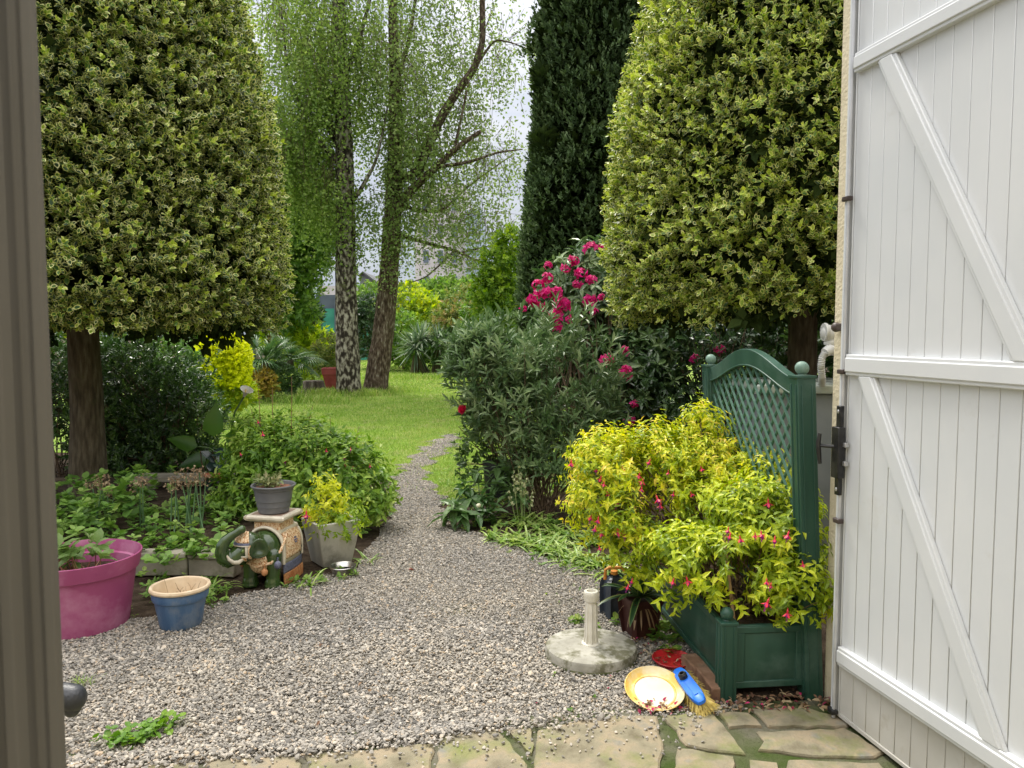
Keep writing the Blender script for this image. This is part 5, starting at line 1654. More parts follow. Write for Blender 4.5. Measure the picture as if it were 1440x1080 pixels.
n = 16; a = rng.uniform(-2.6, .3, n)
b0 = np.tile(P(306, 655, 7.2), (n, 1)) + np.c_[rng.normal(0, .10, n), rng.normal(0, .1, n), rng.normal(.02, .09, n)]
put('leaves', [leafset(b0, np.stack([np.cos(a), np.sin(a), rng.uniform(-.6, .5, n)], 1), np.array([[0, -.4, 1]]), rng.uniform(.2, .3, n), rng.uniform(.09, .14, n), T_PT, curl=.4)], BLU, hs, smooth=True)
V, F, C = twigs(np.tile(c, (n, 1)), b0, .008, .005, 5, .1)
npmesh('stalks', V, [F], twig_m, hs, lc=C)
# ================================================================== MID AND FAR GARDEN
GOLD = leafmat('bright_gold_leaf', [(.42, .50, .01), (.70, .74, .015), (.86, .84, .03)], rough=.5, tr=.35, clump=(3, .2))
LIME = leafmat('yellow_green_leaf', [(.12, .22, .02), (.26, .38, .03), (.44, .52, .04), (.60, .60, .05)], rough=.45, tr=.35, clump=(1.5, .35))
shrub('golden_bush', 'rounded bright yellow bush at the left edge of the lawn', 'shrub', G(325, 575),
      [ball(316, 503, 13.4, 33, 36, 30), ball(300, 512, 13.2, 24, 34, 24), ball(332, 518, 13.3, 17, 32, 18)], 3000, GOLD, .055, .034, sl=.06, nl=7, tmpl=T_SIM, stems=14, inner=.3, rough=.07)
shrub('golden_bush', 'looser yellow-green bush below the rounded bright yellow one', 'shrub', G(335, 578),
      [ball(332, 552, 13.6, 22, 20, 24), ball(308, 562, 13.4, 24, 20, 24)], 380, LIME, .085, .045, sl=.10, nl=7, tmpl=T_SIM, stems=12, inner=.5, rough=.16)
RUS = leafmat('rusty_leaf', [(.16, .12, .025), (.30, .20, .03), (.38, .30, .05), (.24, .28, .05)], rough=.5, tr=.25, clump=(4, .3))
shrub('rusty_shrub', 'small low shrub with yellow and rust-brown tips beside the fan palm', 'shrub', G(365, 562),
      [ball(365, 540, 17, 20, 18, 20)], 260, RUS, .09, .05, sl=.08, nl=7, tmpl=T_SIM, stems=8, inner=.4)
FANM = leafmat('fan_palm_leaf', [(.05, .12, .035), (.10, .19, .06), (.20, .29, .13)], rough=.35, tr=.2, spec=.5, clump=(1, .2))
LIME2 = leafmat('lime_laurel_leaf', [(.14, .26, .02), (.34, .48, .03), (.56, .66, .05), (.66, .72, .06)], rough=.45, tr=.35, clump=(1.5, .3))
def fan_palm(lab, px, py, Y, n, R_, seed):
    g = np.random.default_rng(seed)
    c = G(px, 560); c = np.array([P(px, py, Y)[0], Y, 0])
    t = thing('fan_palm', lab, 'palm', c)
    hub = P(px, py, Y)
    trunk_mb = MB(); trunk_mesh(trunk_mb, [c, (c + hub) / 2, hub], [.11, .09, .08], 10, .12)
    trunk_mb.build('trunk', bark_m, t, smooth=60)
    sets, st = [], []
    for k in range(n):
        a = k * 2.4; e = g.uniform(-.35, 1.2)
        d = np.array([math.cos(a) * math.cos(e), math.sin(a) * math.cos(e), math.sin(e)])
        o = hub + d * g.uniform(.25, .45) * R_ * 1.6
        st.append((hub, o))
        s = nrm(np.cross(d, [0, 0, 1.0])); 
        m = 26
        th = np.linspace(-1.9, 1.9, m)
        dd = d[None] * np.cos(th)[:, None] + s[None] * np.sin(th)[:, None]
        sets.append(ribbons(np.tile(o, (m, 1)), dd, R_ * (.75 + .25 * np.cos(th)), .035, grav=.28 + .25 * (e < 0.3), nseg=4, r1=np.full(m, g.random())))
    put('fronds', sets, FANM, t)
    V, F, C = twigs(np.array([x[0] for x in st]), np.array([x[1] for x in st]), .014, .010, 5, .05)
    npmesh('leaf_stalks', V, [F], bpy.data.materials['lily_stalk'], t, lc=C)
fan_palm('fan palm with upright fans directly right of the rounded yellow bush', 372, 510, 17.5, 13, .62, 5)
fan_palm('fan palm with drooping fans in front of the lime green laurel', 408, 506, 18.5, 13, .60, 8)
shrub('low_dark_shrub', 'dark green mound at the foot of the fan palms', 'shrub', G(395, 556), [ball(392, 536, 17.8, 24, 20, 22)], 380, SHD, .10, .03, sl=.1, nl=7, tmpl=T_SIM, stems=6, inner=.4)
shrub('lime_laurel', 'lime green laurel bush behind the palms and tree stump', 'shrub', G(430, 530),
      [ball(425, 492, 24, 42, 34, 36), ball(450, 505, 24, 26, 28, 30), ball(405, 478, 24.5, 34, 22, 26), ball(470, 510, 23.5, 20, 24, 24)], 1500, LIME2, .15, .07, sl=.18, nl=7, tmpl=T_SIM, stems=16, inner=.5, stem_r=.015)
MG = leafmat('mid_green_leaf', [(.06, .14, .02), (.12, .23, .035), (.20, .33, .05), (.30, .42, .08)], rough=.5, tr=.3, clump=(.6, .35))
def tree(name, lab, c, lobes, n, mat, L, W, tr_r, trunk_to, sl=.2, nl=7, inner=.6, low=-.9, stems=60, group=None, upb=.3, rough=.16, nsc=2.5, tmpl=T_SIM, leafname='crown', bark=None):
    seed = sum(ord(ch) * (i + 1) for i, ch in enumerate(lab)) % 9973
    t = thing(name, lab, 'tree', c, group)
    mb = MB(); c = np.array(c, float)
    trunk_mesh(mb, [c, c * .5 + trunk_to * .5 + [.05, 0, 0], trunk_to], [tr_r * 1.2, tr_r, tr_r * .4], 10)
    Pp, Dd = lobes_pts(lobes, n, inner, seed, low, rough, nsc)
    idx = rng.permutation(len(Pp))[:stems]
    for i in idx[:18]:
        s0 = c + (trunk_to - c) * random.uniform(.45, .95)
        mb.tube([s0, (s0 + Pp[i]) / 2 + [0, 0, .1], Pp[i]], [tr_r * .4, tr_r * .25, tr_r * .08], 6)
    mb.build('trunk', bark or bark_m, t, smooth=60)
    dd = Dd + np.array([0, 0, upb]) + rnd_dirs(len(Pp)) * .5
    put(leafname, shoots(Pp, dd, sl, nl, L, W, tmpl, 80, 30), mat, t)
    return t
tree('garden_tree', 'mid green leafy tree standing behind the left clipped tree, beside the first birch', G(400, 525),
     [ball(415, 330, 23, 50, 75, 40), ball(408, 420, 23, 34, 50, 36), ball(395, 250, 23.5, 60, 70, 45), ball(360, 400, 23, 60, 60, 45), ball(440, 320, 23, 24, 60, 30)], 3000, MG, .17, .085, .14, P(410, 330, 23), sl=.28, inner=.7)
shrub('leaning_laurel', 'dark green laurel foliage under the garden tree, left of the teal screen', 'shrub', G(425, 525),
      [ball(416, 448, 24.6, 30, 26, 30), ball(400, 455, 24.6, 30, 26, 30)], 420, DK, .22, .08, sl=.2, nl=7, tmpl=T_SIM, stems=10, stem_r=.02)
# potted shrub in the red square pot
c = G(471, 548)
rdp = thing('red_pot_shrub', 'olive green shrub in a tall square brick-red pot half behind the first birch', 'potted plant', c)
redpot = noisy('brick_red_pot', [(.4, (.24, .035, .035)), (.6, (.31, .06, .055))], 4, .6, .1)
MB().sqlathe([(.20, 0), (.285, .42), (.30, .42), (.315, .60), (.28, .60), (.27, .5), (.01, .5)], c, rotz(.1)).build('pot', redpot, rdp, bevel=.01)
OLV = leafmat('olive_leaf', [(.07, .11, .02), (.14, .19, .04), (.22, .27, .06), (.28, .24, .06)], rough=.5, tr=.25, clump=(2, .3))
Pp, Dd = lobes_pts([ball(465, 495, 22, 24, 24, 24), ball(450, 505, 21.8, 18, 18, 18), ball(478, 500, 22, 18, 22, 20)], 460, .5, 12)
put('foliage', shoots(Pp, Dd + np.array([0, 0, .4]), .12, 7, .09, .045, T_SIM, 80, 30), OLV, rdp)
# stump
stump_m = noisy('stump_bark', [(.35, (.06, .045, .035)), (.55, (.15, .12, .09)), (.75, (.40, .37, .31))], 7, .95, .9, 40, stretch=(2, 2, .6), bdist=.02)
c = G(441, 553)
stp = thing('tree_stump', 'short sawn tree stump in the lawn left of the birches', 'tree stump', c)
MB().lathe([(.36, 0), (.30, .08), (.27, .20), (.262, .315), (.250, .325)], c, 24, wob=.05).build('bark', stump_m, stp, smooth=60)
MB().lathe([(0, .324), (.251, .324), (.251, .316)], c, 24, wob=.05).build('cut_face', noisy('cut_wood', [(.4, (.22, .18, .13)), (.6, (.34, .29, .22))], 9, .9, .3), stp)

# birches
birch_m = noisy('birch_bark', [(.40, (.030, .024, .018)), (.49, (.09, .075, .055)), (.56, (.26, .235, .18)), (.66, (.42, .39, .31))], 9, .9, 1.0, 30, stretch=(1.5, 1.5, .8), spec=.15, bdist=.03, wear=((.14, .155, .06), 2.0, .58, .72))
birch2_m = noisy('old_birch_bark', [(.36, (.05, .035, .024)), (.50, (.12, .085, .06)), (.62, (.21, .165, .12)), (.72, (.42, .38, .31))], 9, .95, 1.0, 22, stretch=(2.4, 2.4, .8), spec=.1, bdist=.04, wear=((.12, .14, .05), 1.6, .56, .72))
BL1 = leafmat('birch_leaf', [(.09, .155, .03), (.155, .245, .05), (.25, .345, .08), (.38, .47, .14)], rough=.5, tr=.45, clump=(.45, .35))
BL2 = leafmat('birch_leaf_paler', [(.10, .165, .045), (.165, .24, .065), (.25, .335, .10), (.36, .44, .16)], rough=.5, tr=.45, clump=(.45, .3))
def strands(P0, ln, step, L, W, g, outw=0.25):
    """hanging twigs with alternate leaves"""
    n = len(P0)
    k = int(ln.max() / step)
    sway = g.normal(0, .38, (n, 2)); sets = []
    r = g.random(n)
    ends = P0 + np.c_[sway * ln[:, None] * outw * 2, -ln]
    for i in range(k):
        t = (i + .5) * step
        ok = t < ln
        if not ok.any(): break
        f = t / ln[ok]
        p = P0[ok] + (ends[ok] - P0[ok]) * np.c_[f ** .55, f ** .55, f ** 1.15]
        m = len(p)
        d = np.c_[g.normal(0, 1, (m, 2)), g.normal(-.5, .6, m)]
        sets.append(leafset(p + g.normal(0, .075, (m, 3)), d, g.normal(0, 1, (m, 3)), L * g.uniform(.6, 1.25, m), W * g.uniform(.7, 1.2, m), T_SIM, np.clip(r[ok] * .6 + g.random(m) * .5, 0, 1), g.random(m)))
    return sets, ends
def birch(lab, trunk_px, trunk_r, Y, limbs, mat, leafm, groups, seed):
    g = np.random.default_rng(seed)
    base = G(*trunk_px[0]); Yb = base[1]
    t = thing('birch', lab, 'tree', base)
    mb = MB()
    pts = [base - [0, 0, .1]] + [P(x, y, Yb) for x, y in trunk_px[1:]]
    trunk_mesh(mb, pts, trunk_r, 18, .08)
    tube_pts = []
    for lm in limbs:
        q = [P(x, y, Yb + dy) for x, y, dy in lm[0]]
        trunk_mesh(mb, q, list(np.linspace(lm[1], lm[2], len(q))), 8, .08)
        tube_pts += q
    # fine branches feeding the hanging strands
    mb.build('trunk', mat, t, smooth=60)
    sets, A, B = [], [], []
    for (x, y, rx, ry, rz, n, l0, l1, stp) in groups:
        c = P(x, y, Yb); k = Yb / 1080
        d = nrm(g.normal(size=(n, 3))) * (g.random((n, 1)) ** .45)
        P0 = c + d * np.array([rx * k, rz, ry * k])
        m0 = lump(P0, 1.6, seed) > -.45
        P0 = P0[m0]
        ln = g.uniform(l0, l1, len(P0))
        s, e = strands(P0, ln, stp, .080, .066, g)
        sets += s; A.append(P0[::2]); B.append(e[::2] * .5 + P0[::2] * .5)
        # arching twigs
        src = c + (P0 - c) * .35 + [0, 0, .3]
        sel = g.random(len(P0)) < .22
        A.append(src[sel]); B.append(P0[sel])
    A, B = np.concatenate(A), np.concatenate(B)
    put('leaves', sets, leafm, t)
    V, F, C = twigs(A, B, .007, .004, 3, .04)
    npmesh('twigs', V, [F], twig_m, t, lc=C)
    return t
birch('weeping birch with straight pale patchy trunk and dense hanging foliage, left of the pair',
      [(490, 556), (490, 540), (488, 460), (486, 380), (486, 300), (484, 200), (478, 90), (476, -60), (478, -260)], [.36, .30, .265, .245, .23, .21, .18, .13, .04], 20,
      [([(484, 215, 0), (465, 185, .2), (455, 120, .5), (450, 40, .8)], .12, .04), ([(485, 300, 0), (510, 262, -.3), (530, 225, -.5), (545, 150, -.6)], .06, .02), ([(484, 240, 0), (440, 190, -.4), (405, 110, -.8), (395, 10, -1)], .07, .02),
       ([(478, 120, 0), (505, 60, .3), (530, -40, .5)], .09, .03), ([(485, 180, 0), (430, 80, .9), (380, -20, 1.6)], .09, .03)],
      birch_m, BL1,
      [(400, 20, 65, 130, 2.0, 330, .8, 2.6, .05), (440, 150, 60, 110, 2.0, 380, .8, 2.4, .05), (395, 200, 40, 60, 1.6, 230, .8, 2.6, .05), (480, 60, 55, 120, 2.0, 330, .8, 2.2, .05), (470, 240, 40, 50, 1.2, 200, .5, 1.8, .05), (500, -120, 120, 130, 2.4, 260, 1.2, 2.6, .07), (486, 310, 34, 70, .9, 150, .4, 1.0, .05), (480, 220, 44, 80, 1.2, 190, .4, 1.2, .05)], 31)
birch('weeping birch with leaning dark trunk and long curved limbs, right of the pair',
      [(526, 553), (529, 536), (539, 470), (546, 400), (552, 310), (556, 220), (556, 120), (552, 20), (556, -200)], [.37, .30, .27, .25, .23, .19, .15, .11, .03], 20,
      [([(553, 300, 0), (575, 270, -.2), (610, 238, -.5), (645, 205, -.8), (676, 185, -1)], .13, .05), ([(590, 235, -.3), (622, 160, -.5), (648, 122, -.7), (668, 95, -.8), (679, 60, -.8), (678, 0, -.8), (682, -90, -.7)], .12, .06),
       ([(555, 250, 0), (575, 250, -.1), (592, 236, -.3)], .12, .11),
       ([(560, 330, 0), (600, 342, .3), (640, 352, .6), (672, 368, .8), (705, 372, .9)], .055, .02), ([(615, 235, -.5), (660, 228, -.8), (700, 214, -.9), (735, 210, -1)], .05, .015), ([(560, 290, 0), (620, 300, .5), (660, 260, .8), (720, 218, 1)], .05, .015),
       ([(668, 95, -.8), (695, 55, -1), (720, 60, -1.2), (745, 70, -1.3)], .035, .01), ([(640, 205, -.8), (652, 150, -.9), (664, 90, -1), (690, 20, -1)], .035, .012), ([(556, 120, 0), (575, 60, .3), (590, -40, .6)], .07, .03), ([(640, 352, .6), (600, 390, .5), (575, 398, .4)], .03, .01), ([(650, 355, .6), (690, 345, .7), (730, 350, .7)], .03, .01)],
      birch2_m, BL2,
      [(566, 90, 72, 110, 2.0, 330, .6, 2.2, .05), (592, 205, 66, 60, 1.6, 280, .5, 1.6, .05), (558, 300, 44, 60, 1.2, 170, .4, 1.4, .05), (620, 290, 60, 60, 1.4, 210, .2, 1.0, .06), (690, 225, 62, 80, 1.4, 300, .15, .8, .06), (705, 90, 55, 110, 1.4, 240, .15, .9, .06), (640, 60, 60, 90, 1.6, 170, .3, 1.3, .07), (680, 325, 60, 50, 1.2, 220, .15, .7, .06), (640, 370, 60, 30, 1.2, 110, .1, .6, .06), (655, 150, 40, 80, .8, 170, .1, .9, .06),
       (600, -120, 110, 110, 2.2, 260, 1.0, 3.0, .06), (575, 380, 40, 30, 1.0, 60, .3, 1.0, .06)], 47)

# dark column conifer
CY = leafmat('conifer_spray', [(.036, .066, .024), (.072, .12, .045), (.12, .185, .075), (.21, .28, .13)], rough=.7, tr=.08, spec=.2, clump=(1.2, .25))
def conifer(lab, c, prof, n, L, seed, extra=()):
    t = thing('conifer', lab, 'tree', c)
    c = np.array(c, float)
    mb = MB(); trunk_mesh(mb, [c, c + [0, 0, 3], c + [0, 0, prof[-1][0] * .9]], [.22, .16, .03], 10)
    mb.build('trunk', bark_m, t, smooth=60)
    g = np.random.default_rng(seed)
    zs, rs = np.array([p[0] for p in prof]), np.array([p[1] for p in prof])
    z = g.uniform(zs[0], zs[-1], n); a = g.uniform(0, 2 * PI, n)
    r = np.interp(z, zs, rs)
    d = np.stack([np.cos(a), np.sin(a), 0 * a], 1)
    Pp = c + d * r[:, None] + np.array([0, 0, 1]) * z[:, None]
    # vertical plumes
    k = .20 * lump(Pp * [1, 1, .4], 5, seed) + .16 * lump(Pp * [1, 1, .55], 11, seed + 1)
    Pp = Pp + d * (k - .45 * g.random(n) ** 1.5)[:, None]
    for (cx, cy, z0, z1, rr) in extra:
        m = int(n * .14)
        z = g.uniform(z0, z1, m); a = g.uniform(0, 2 * PI, m)
        r = rr * np.clip((z1 - z) / (z1 - z0) * 1.6, 0, 1) ** .6
        e = np.stack([np.cos(a), np.sin(a), 0 * a], 1)
        q = np.array([cx, cy, 0]) + e * (r * (1 - .3 * g.random(m)))[:, None] + np.array([0, 0, 1]) * z[:, None]
        Pp = np.concatenate([Pp, q]); d = np.concatenate([d, e])
    dd = d * .55 + np.array([0, 0, 1.0]) + rnd_dirs(len(Pp)) * .45
    put('crown', shoots(Pp, dd, .12, 8, L, L * .5, T_SIM, 60, 15, lvar=.3, hue=.3), CY, t)
    P2 = (Pp - d * .22)[::2]
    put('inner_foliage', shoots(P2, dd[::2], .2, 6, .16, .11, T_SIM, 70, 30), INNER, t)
cc = P(842, 470, 12.5)
e1 = P(755, 200, 12.2); e2 = P(738, 330, 12.2)
conifer('tall dark green column conifer between the birches and the right clipped tree', (cc[0], 12.5, 0), [(.3, 1.0), (2, 1.22), (3.4, 1.16), (4.6, 1.02), (6, .98), (7.5, .8), (9.5, .1)], 19000, .062, 300,
        [(e1[0] + .12, 12.2, .6, 5.45, .36), (e2[0] + .30, 12.0, .4, 4.4, .42)])

# bright small tree right of the birches
LG = leafmat('lime_tree_leaf', [(.07, .15, .015), (.14, .25, .02), (.24, .36, .03), (.34, .45, .05)], rough=.5, tr=.4, clump=(.9, .35))
tree('small_tree', 'fresh lime green young tree left of the dark conifer', G(708, 527),
     [ball(708, 380, 17, 28, 45, 28), ball(700, 440, 17, 26, 50, 28), ball(722, 350, 17.2, 18, 26, 20), ball(690, 410, 16.8, 20, 30, 22)], 900, LG, .10, .06, .05, P(708, 400, 17), sl=.16)
# far hedge shrubs
def fshrub(lab, lobes, n, mat, L, base, name='hedge_shrub', cat='shrub'):
    return shrub(name, lab, cat, base, lobes, n, mat, L, L * .5, sl=L * .9, nl=7, tmpl=T_SIM, stems=8, stem_r=.02, inner=.45)
fshrub('clipped dark conifer hedge column between the two birch trunks', [ball(524, 470, 33, 20, 46, 40), ball(520, 440, 33, 16, 22, 30)], 620, DK, .17, G(524, 516), 'dark_hedge')
fshrub('yellow-green bush behind the spiky-leaved plants', [ball(598, 452, 34, 34, 36, 40), ball(575, 430, 34.5, 24, 26, 30)], 620, LIME, .22, G(598, 517))
RT = leafmat('red_tipped_leaf', [(.09, .17, .03), (.18, .26, .05), (.30, .28, .08), (.40, .24, .10)], rough=.5, tr=.25, clump=(.8, .35))
fshrub('red-tipped photinia-like bush beside the lime tree', [ball(652, 440, 30, 30, 34, 34), ball(640, 460, 29, 34, 30, 34), ball(668, 455, 29, 22, 34, 24)], 760, RT, .17, G(652, 520))
fshrub('deep green shrub under the red-tipped bush', [ball(640, 492, 28, 40, 24, 36), ball(672, 488, 27.5, 26, 26, 30)], 460, SHD, .17, G(645, 522))
fshrub('mid green bush below the right birch, behind the spiky plants', [ball(566, 480, 31, 30, 40, 34), ball(600, 495, 31, 40, 22, 34)], 620, MG, .18, G(566, 519))
fshrub('green bush rising above the red-tipped one, in front of the pale building', [ball(640, 415, 42, 36, 20, 40), ball(615, 420, 42, 30, 22, 36)], 420, MG, .28, G(640, 508), 'tall_shrub')
fshrub('thin leafy bush in front of the grey gable', [ball(520, 418, 36, 22, 18, 24), ball(533, 440, 36, 12, 24, 18)], 220, MG, .18, G(522, 514), 'tall_shrub')
fshrub('tall green bush close behind the lime tree', [ball(700, 450, 24, 44, 60, 40), ball(730, 400, 24, 30, 50, 30)], 900, MG, .15, G(702, 526), 'tall_shrub')
# continuous hedge line that closes the garden
pts = []
for i in range(1500):
    x = random.uniform(-34, 30)
    if -11.3 < x < -6.6: continue
    pts.append((x, 46 + random.uniform(-1.2, 1.2), random.uniform(0, 2.9) ** 1.0))
pts = np.array(pts); pts[:, 2] += .5 * lump(pts, .5, 4)
t = thing('boundary_hedge', 'long uneven green hedge closing the far end of the garden', 'hedge', (0, 46, 0))
put('foliage', shoots(pts, rnd_dirs(len(pts)) * .6 + [0, -.5, .6], .5, 9, .55, .28, T_SIM, 80, 30), MG, t)

# cordylines
def cordyline(lab, heads, stems, Lf):
    base = G(*stems[0][0])
    t = thing('cordyline', lab, 'plant', base)
    mb = MB()
    for a, b in stems:
        A_ = G(*a); mb.tube([A_, P(b[0], b[1], A_[1])], [.16, .13], 9)
    mb.build('trunk', bark_m, t, smooth=60)
    sets = []
    for (x, y, r, n) in heads:
        c = P(x, y, base[1])
        g = np.random.default_rng(int(x))
        d = nrm(g.normal(size=(n, 3)) + [0, 0, .45])
        sets.append(ribbons(np.tile(c, (n, 1)), d, Lf * r * g.uniform(.8, 1.1, n), .07, grav=.22 * g.random(n) + .05, nseg=4))
    put('leaves', sets, CORD, t)
CORD = leafmat('cordyline_leaf', [(.08, .15, .08), (.15, .23, .13), (.25, .33, .20), (.36, .42, .26)], rough=.4, tr=.15, spec=.5, clump=(.6, .15))
cordyline('spiky pale green cordyline with splayed trunks, left of the pair on the lawn', [(585, 490, 1.0, 150), (592, 478, .9, 90)], [((582, 528), (586, 500)), ((600, 528), (588, 500))], .95)
cordyline('spiky darker cordyline on one thin trunk, right of the pair on the lawn', [(617, 482, 1.0, 140)], [((612, 528), (616, 492))], .85)

# fence: dark panel, teal screen and low brown wall
fc = P(480, 470, 44)
fe = thing('fence', 'garden fence with dark blue panel above teal windbreak netting, behind the left birch', 'fence', (fc[0], 44, 0))
dkb = noisy('slate_blue_panel', [(.4, (.075, .09, .13)), (.6, (.10, .12, .165))], 1, .7, .1)
teal = noisy('teal_netting', [(.4, (.03, .20, .16)), (.6, (.05, .27, .21))], 1.2, .8, .3, 20)
k = 44 / 1080
def zz(y): return CAMH + (468 - y) * k
x0, x1 = P(440, 0, 44)[0], P(540, 0, 44)[0]
MB().box(((x0 + x1) / 2, 44.1, (zz(434) + zz(415)) / 2), (x1 - x0, .08, zz(415) - zz(434))).build('upper_panel', dkb, fe)
MB().box(((x0 + x1) / 2, 44, (zz(434) + 0) / 2), (x1 - x0, .05, zz(434))).build('netting', teal, fe)
for i in range(5):
    x = x0 + (x1 - x0) * i / 4
    MB().box((x, 43.93, zz(415) / 2), (.08, .08, zz(415))).build('post', dkb, fe)
xx0, xx1 = P(448, 0, 41)[0], P(500, 0, 41)[0]
wl = MB().box(((xx0 + xx1) / 2, 41, .78), (xx1 - xx0, .25, 1.56)).build('low_wall', noisy('brown_wall', [(.3, (.09, .07, .055)), (.7, (.18, .14, .11))], 3, .9, .4), None, ((xx0 + xx1) / 2, 41, 0))
tag(wl, 'low brown stone wall below the teal netting, left of the first birch', 'wall')

# far buildings
slate = noisy('grey_slate', [(.4, (.20, .21, .215)), (.6, (.26, .27, .275))], 1, .8, .1)
pale = noisy('pale_render', [(.4, (.62, .58, .55)), (.6, (.70, .66, .63))], .5, .9, .05)
paleb = noisy('pale_blue_panel', [(.4, (.40, .50, .58)), (.6, (.50, .60, .66))], .6, .4, .05)
win_m = noisy('window_glass', [(.4, (.10, .13, .16)), (.6, (.16, .20, .24))], .7, .15, 0)
Yg = 62
def gx(px): return P(px, 468, Yg)[0]
def gz(py): return CAMH + (468 - py) * Yg / 1080
hs2 = thing('gabled_house', 'house with a grey slate-clad gable seen between the two birch trunks', 'house', (gx(527), Yg, 0))
poly = [(gx(507), 0), (gx(560), 0), (gx(560), gz(420)), (gx(512), gz(384)), (gx(507), gz(388))]
V = [(x, Yg, z) for x, z in poly] + [(x, Yg + 9, z) for x, z in poly]
n = 5
MB().add(V, [tuple(range(n)), tuple(range(n, 2 * n))[::-1]] + [(i, (i + 1) % n, n + (i + 1) % n, n + i) for i in range(n)]).build('wall', slate, hs2, smooth=0)
rp_px = [(gx(505), gz(389)), (gx(512), gz(382.5)), (gx(562), gz(420)), (gx(562), gz(422)), (gx(512), gz(385))]
V = [(x, Yg - .3, z) for x, z in rp_px] + [(x, Yg + 9.3, z) for x, z in rp_px]
MB().add(V, [tuple(range(n)), tuple(range(n, 2 * n))[::-1]] + [(i, (i + 1) % n, n + (i + 1) % n, n + i) for i in range(n)]).build('roof', noisy('dark_slate_roof', [(.4, (.10, .105, .11)), (.6, (.14, .145, .15))], 1, .8), hs2, smooth=0)
MB().box((gx(506) - 1.6, Yg + 3, gz(402) / 2), (3.4, 5, gz(402))).build('annex', pale, hs2)
Yg = 80
bl = thing('apartment_block', 'pale apartment block with a light blue panelled stair tower, behind the right birch', 'building', (gx(630), Yg, 0))
MB().box((gx(620), Yg + 6, gz(262) / 2), (gx(656) - gx(585), 12, gz(262))).build('wall', pale, bl, smooth=0)
MB().box((gx(667), Yg + 5, gz(300) / 2), (gx(678) - gx(656), 12, gz(300))).build('stair_tower', paleb, bl, smooth=0)
for i in range(9):
    MB().box((gx(667), Yg - 1.1, gz(330 + i * 12)), (gx(677) - gx(657), .12, .12)).build('ledge', pale, bl)
for i in range(4):
    for j in range(3):
        o = MB().box((gx(600 + j * 20), Yg - .02, gz(290 + i * 36)), (gx(609) - gx(600), .12, 1.5)).build('window', noisy('window_frame', [(.4, (.6, .6, .6)), (.6, (.65, .65, .65))], 2, .5) if i + j == 0 else bpy.data.materials['window_frame'], bl)
        MB().box((gx(600 + j * 20), Yg - .10, gz(290 + i * 36)), (gx(608) - gx(600.8), .06, 1.25)).build('pane', win_m, o)

# ================================================================== LOW PLANTING
# bed soil raised behind the kerb
bed = MB()
V, F = [], []
xs, ys = np.linspace(-5.2, -1.15, 44), np.linspace(4.98, 8.2, 34)
for yv in ys:
    for xv in xs: V.append((xv, yv, .0))
V = np.array(V)
edge = np.clip((-1.35 - V[:, 0] - .12 * (V[:, 1] - 5)) / .35, 0, 1) * np.clip((V[:, 1] - 4.98) / .06, 0, 1) * np.clip((8.3 - V[:, 1]) / .8, 0, 1)
V[:, 2] = -.01 + .115 * edge + .02 * lump(V, 4, 3) * edge
F = [(j * 44 + i, j * 44 + i + 1, (j + 1) * 44 + i + 1, (j + 1) * 44 + i) for j in range(33) for i in range(43)]
b_ = MB().add(V, F).build('ground_bed', soil, None, smooth=60); b_['kind'] = 'structure'
# second bed on the right, under shrubs
sheet = poly_sheet('ground_border', [tuple(G(630, 742)[:2]), tuple(G(700, 768)[:2]), tuple(G(780, 792)[:2]), tuple(G(850, 806)[:2]), (.86, 4.55), (.9, 3.1), (1.35, 3.2), (1.4, 4.2), (4.2, 4.6), (5, 9.9), (1.2, 9.0), tuple(G(690, 672)[:2])], 0.008, soil)

GERA = leafmat('geranium_leaf', [(.07, .16, .025), (.13, .25, .045), (.21, .35, .07), (.32, .44, .12)], rough=.45, tr=.3, clump=(3, .3))
def cover(poly, dens, z0, z1, name, mat, L, W, nl=5, seed=0, sl=.03, up=1.0, tmpl=T_OVAL, kind='stuff', y0=0, y1=40):
    q = scatter(poly, dens, y0, y1)
    g = np.random.default_rng(seed)
    q = q[lump(np.c_[q, q[:, 0] * 0], 3, seed + 1) > -.55]
    zb = z0 + (z1 - z0) * g.random(len(q)) * (.55 + .45 * lump(np.c_[q, q[:, 0] * 0], 2.5, seed + 2))
    return shoots(np.c_[q, zb], np.c_[g.normal(0, .35, (len(q), 2)), np.full(len(q), up)], sl, nl, L, W, tmpl, 95, 60, lvar=.3)
bedpoly = [G(185, 792, .1)[:2], G(335, 800, .1)[:2], G(330, 770)[:2] + [.0, .0], (-2.0, 5.9), (-2.6, 6.2), (-4.2, 6.4), (-4.2, 4.95), (-2.6, 4.95)]
sets = cover([(-1.7, 5.9), (-1.9, 7.0), (-4.2, 7.0), (-4.2, 6.2)], 30, .10, .26, 'c', GERA, .045, .04, 6, 33)
sets += cover(bedpoly, 130, .10, .30, 'c', GERA, .044, .042, 6, 3)
sets += cover([(-4.2, 5.0), (-2.75, 5.0), (-2.6, 5.9), (-4.2, 6.2)], 180, .2, .58, 'c', GERA, .048, .046, 6, 5)
sets += cover([G(200, 800, .1)[:2], G(335, 806, .1)[:2], G(335, 778, .1)[:2], G(200, 770, .1)[:2]], 160, .12, .2, 'c', GERA, .045, .045, 6, 6)
gc_ = put('ground_cover', sets, GERA, None, (-2.5, 5.5, .1)); gc_['kind'] = 'stuff'
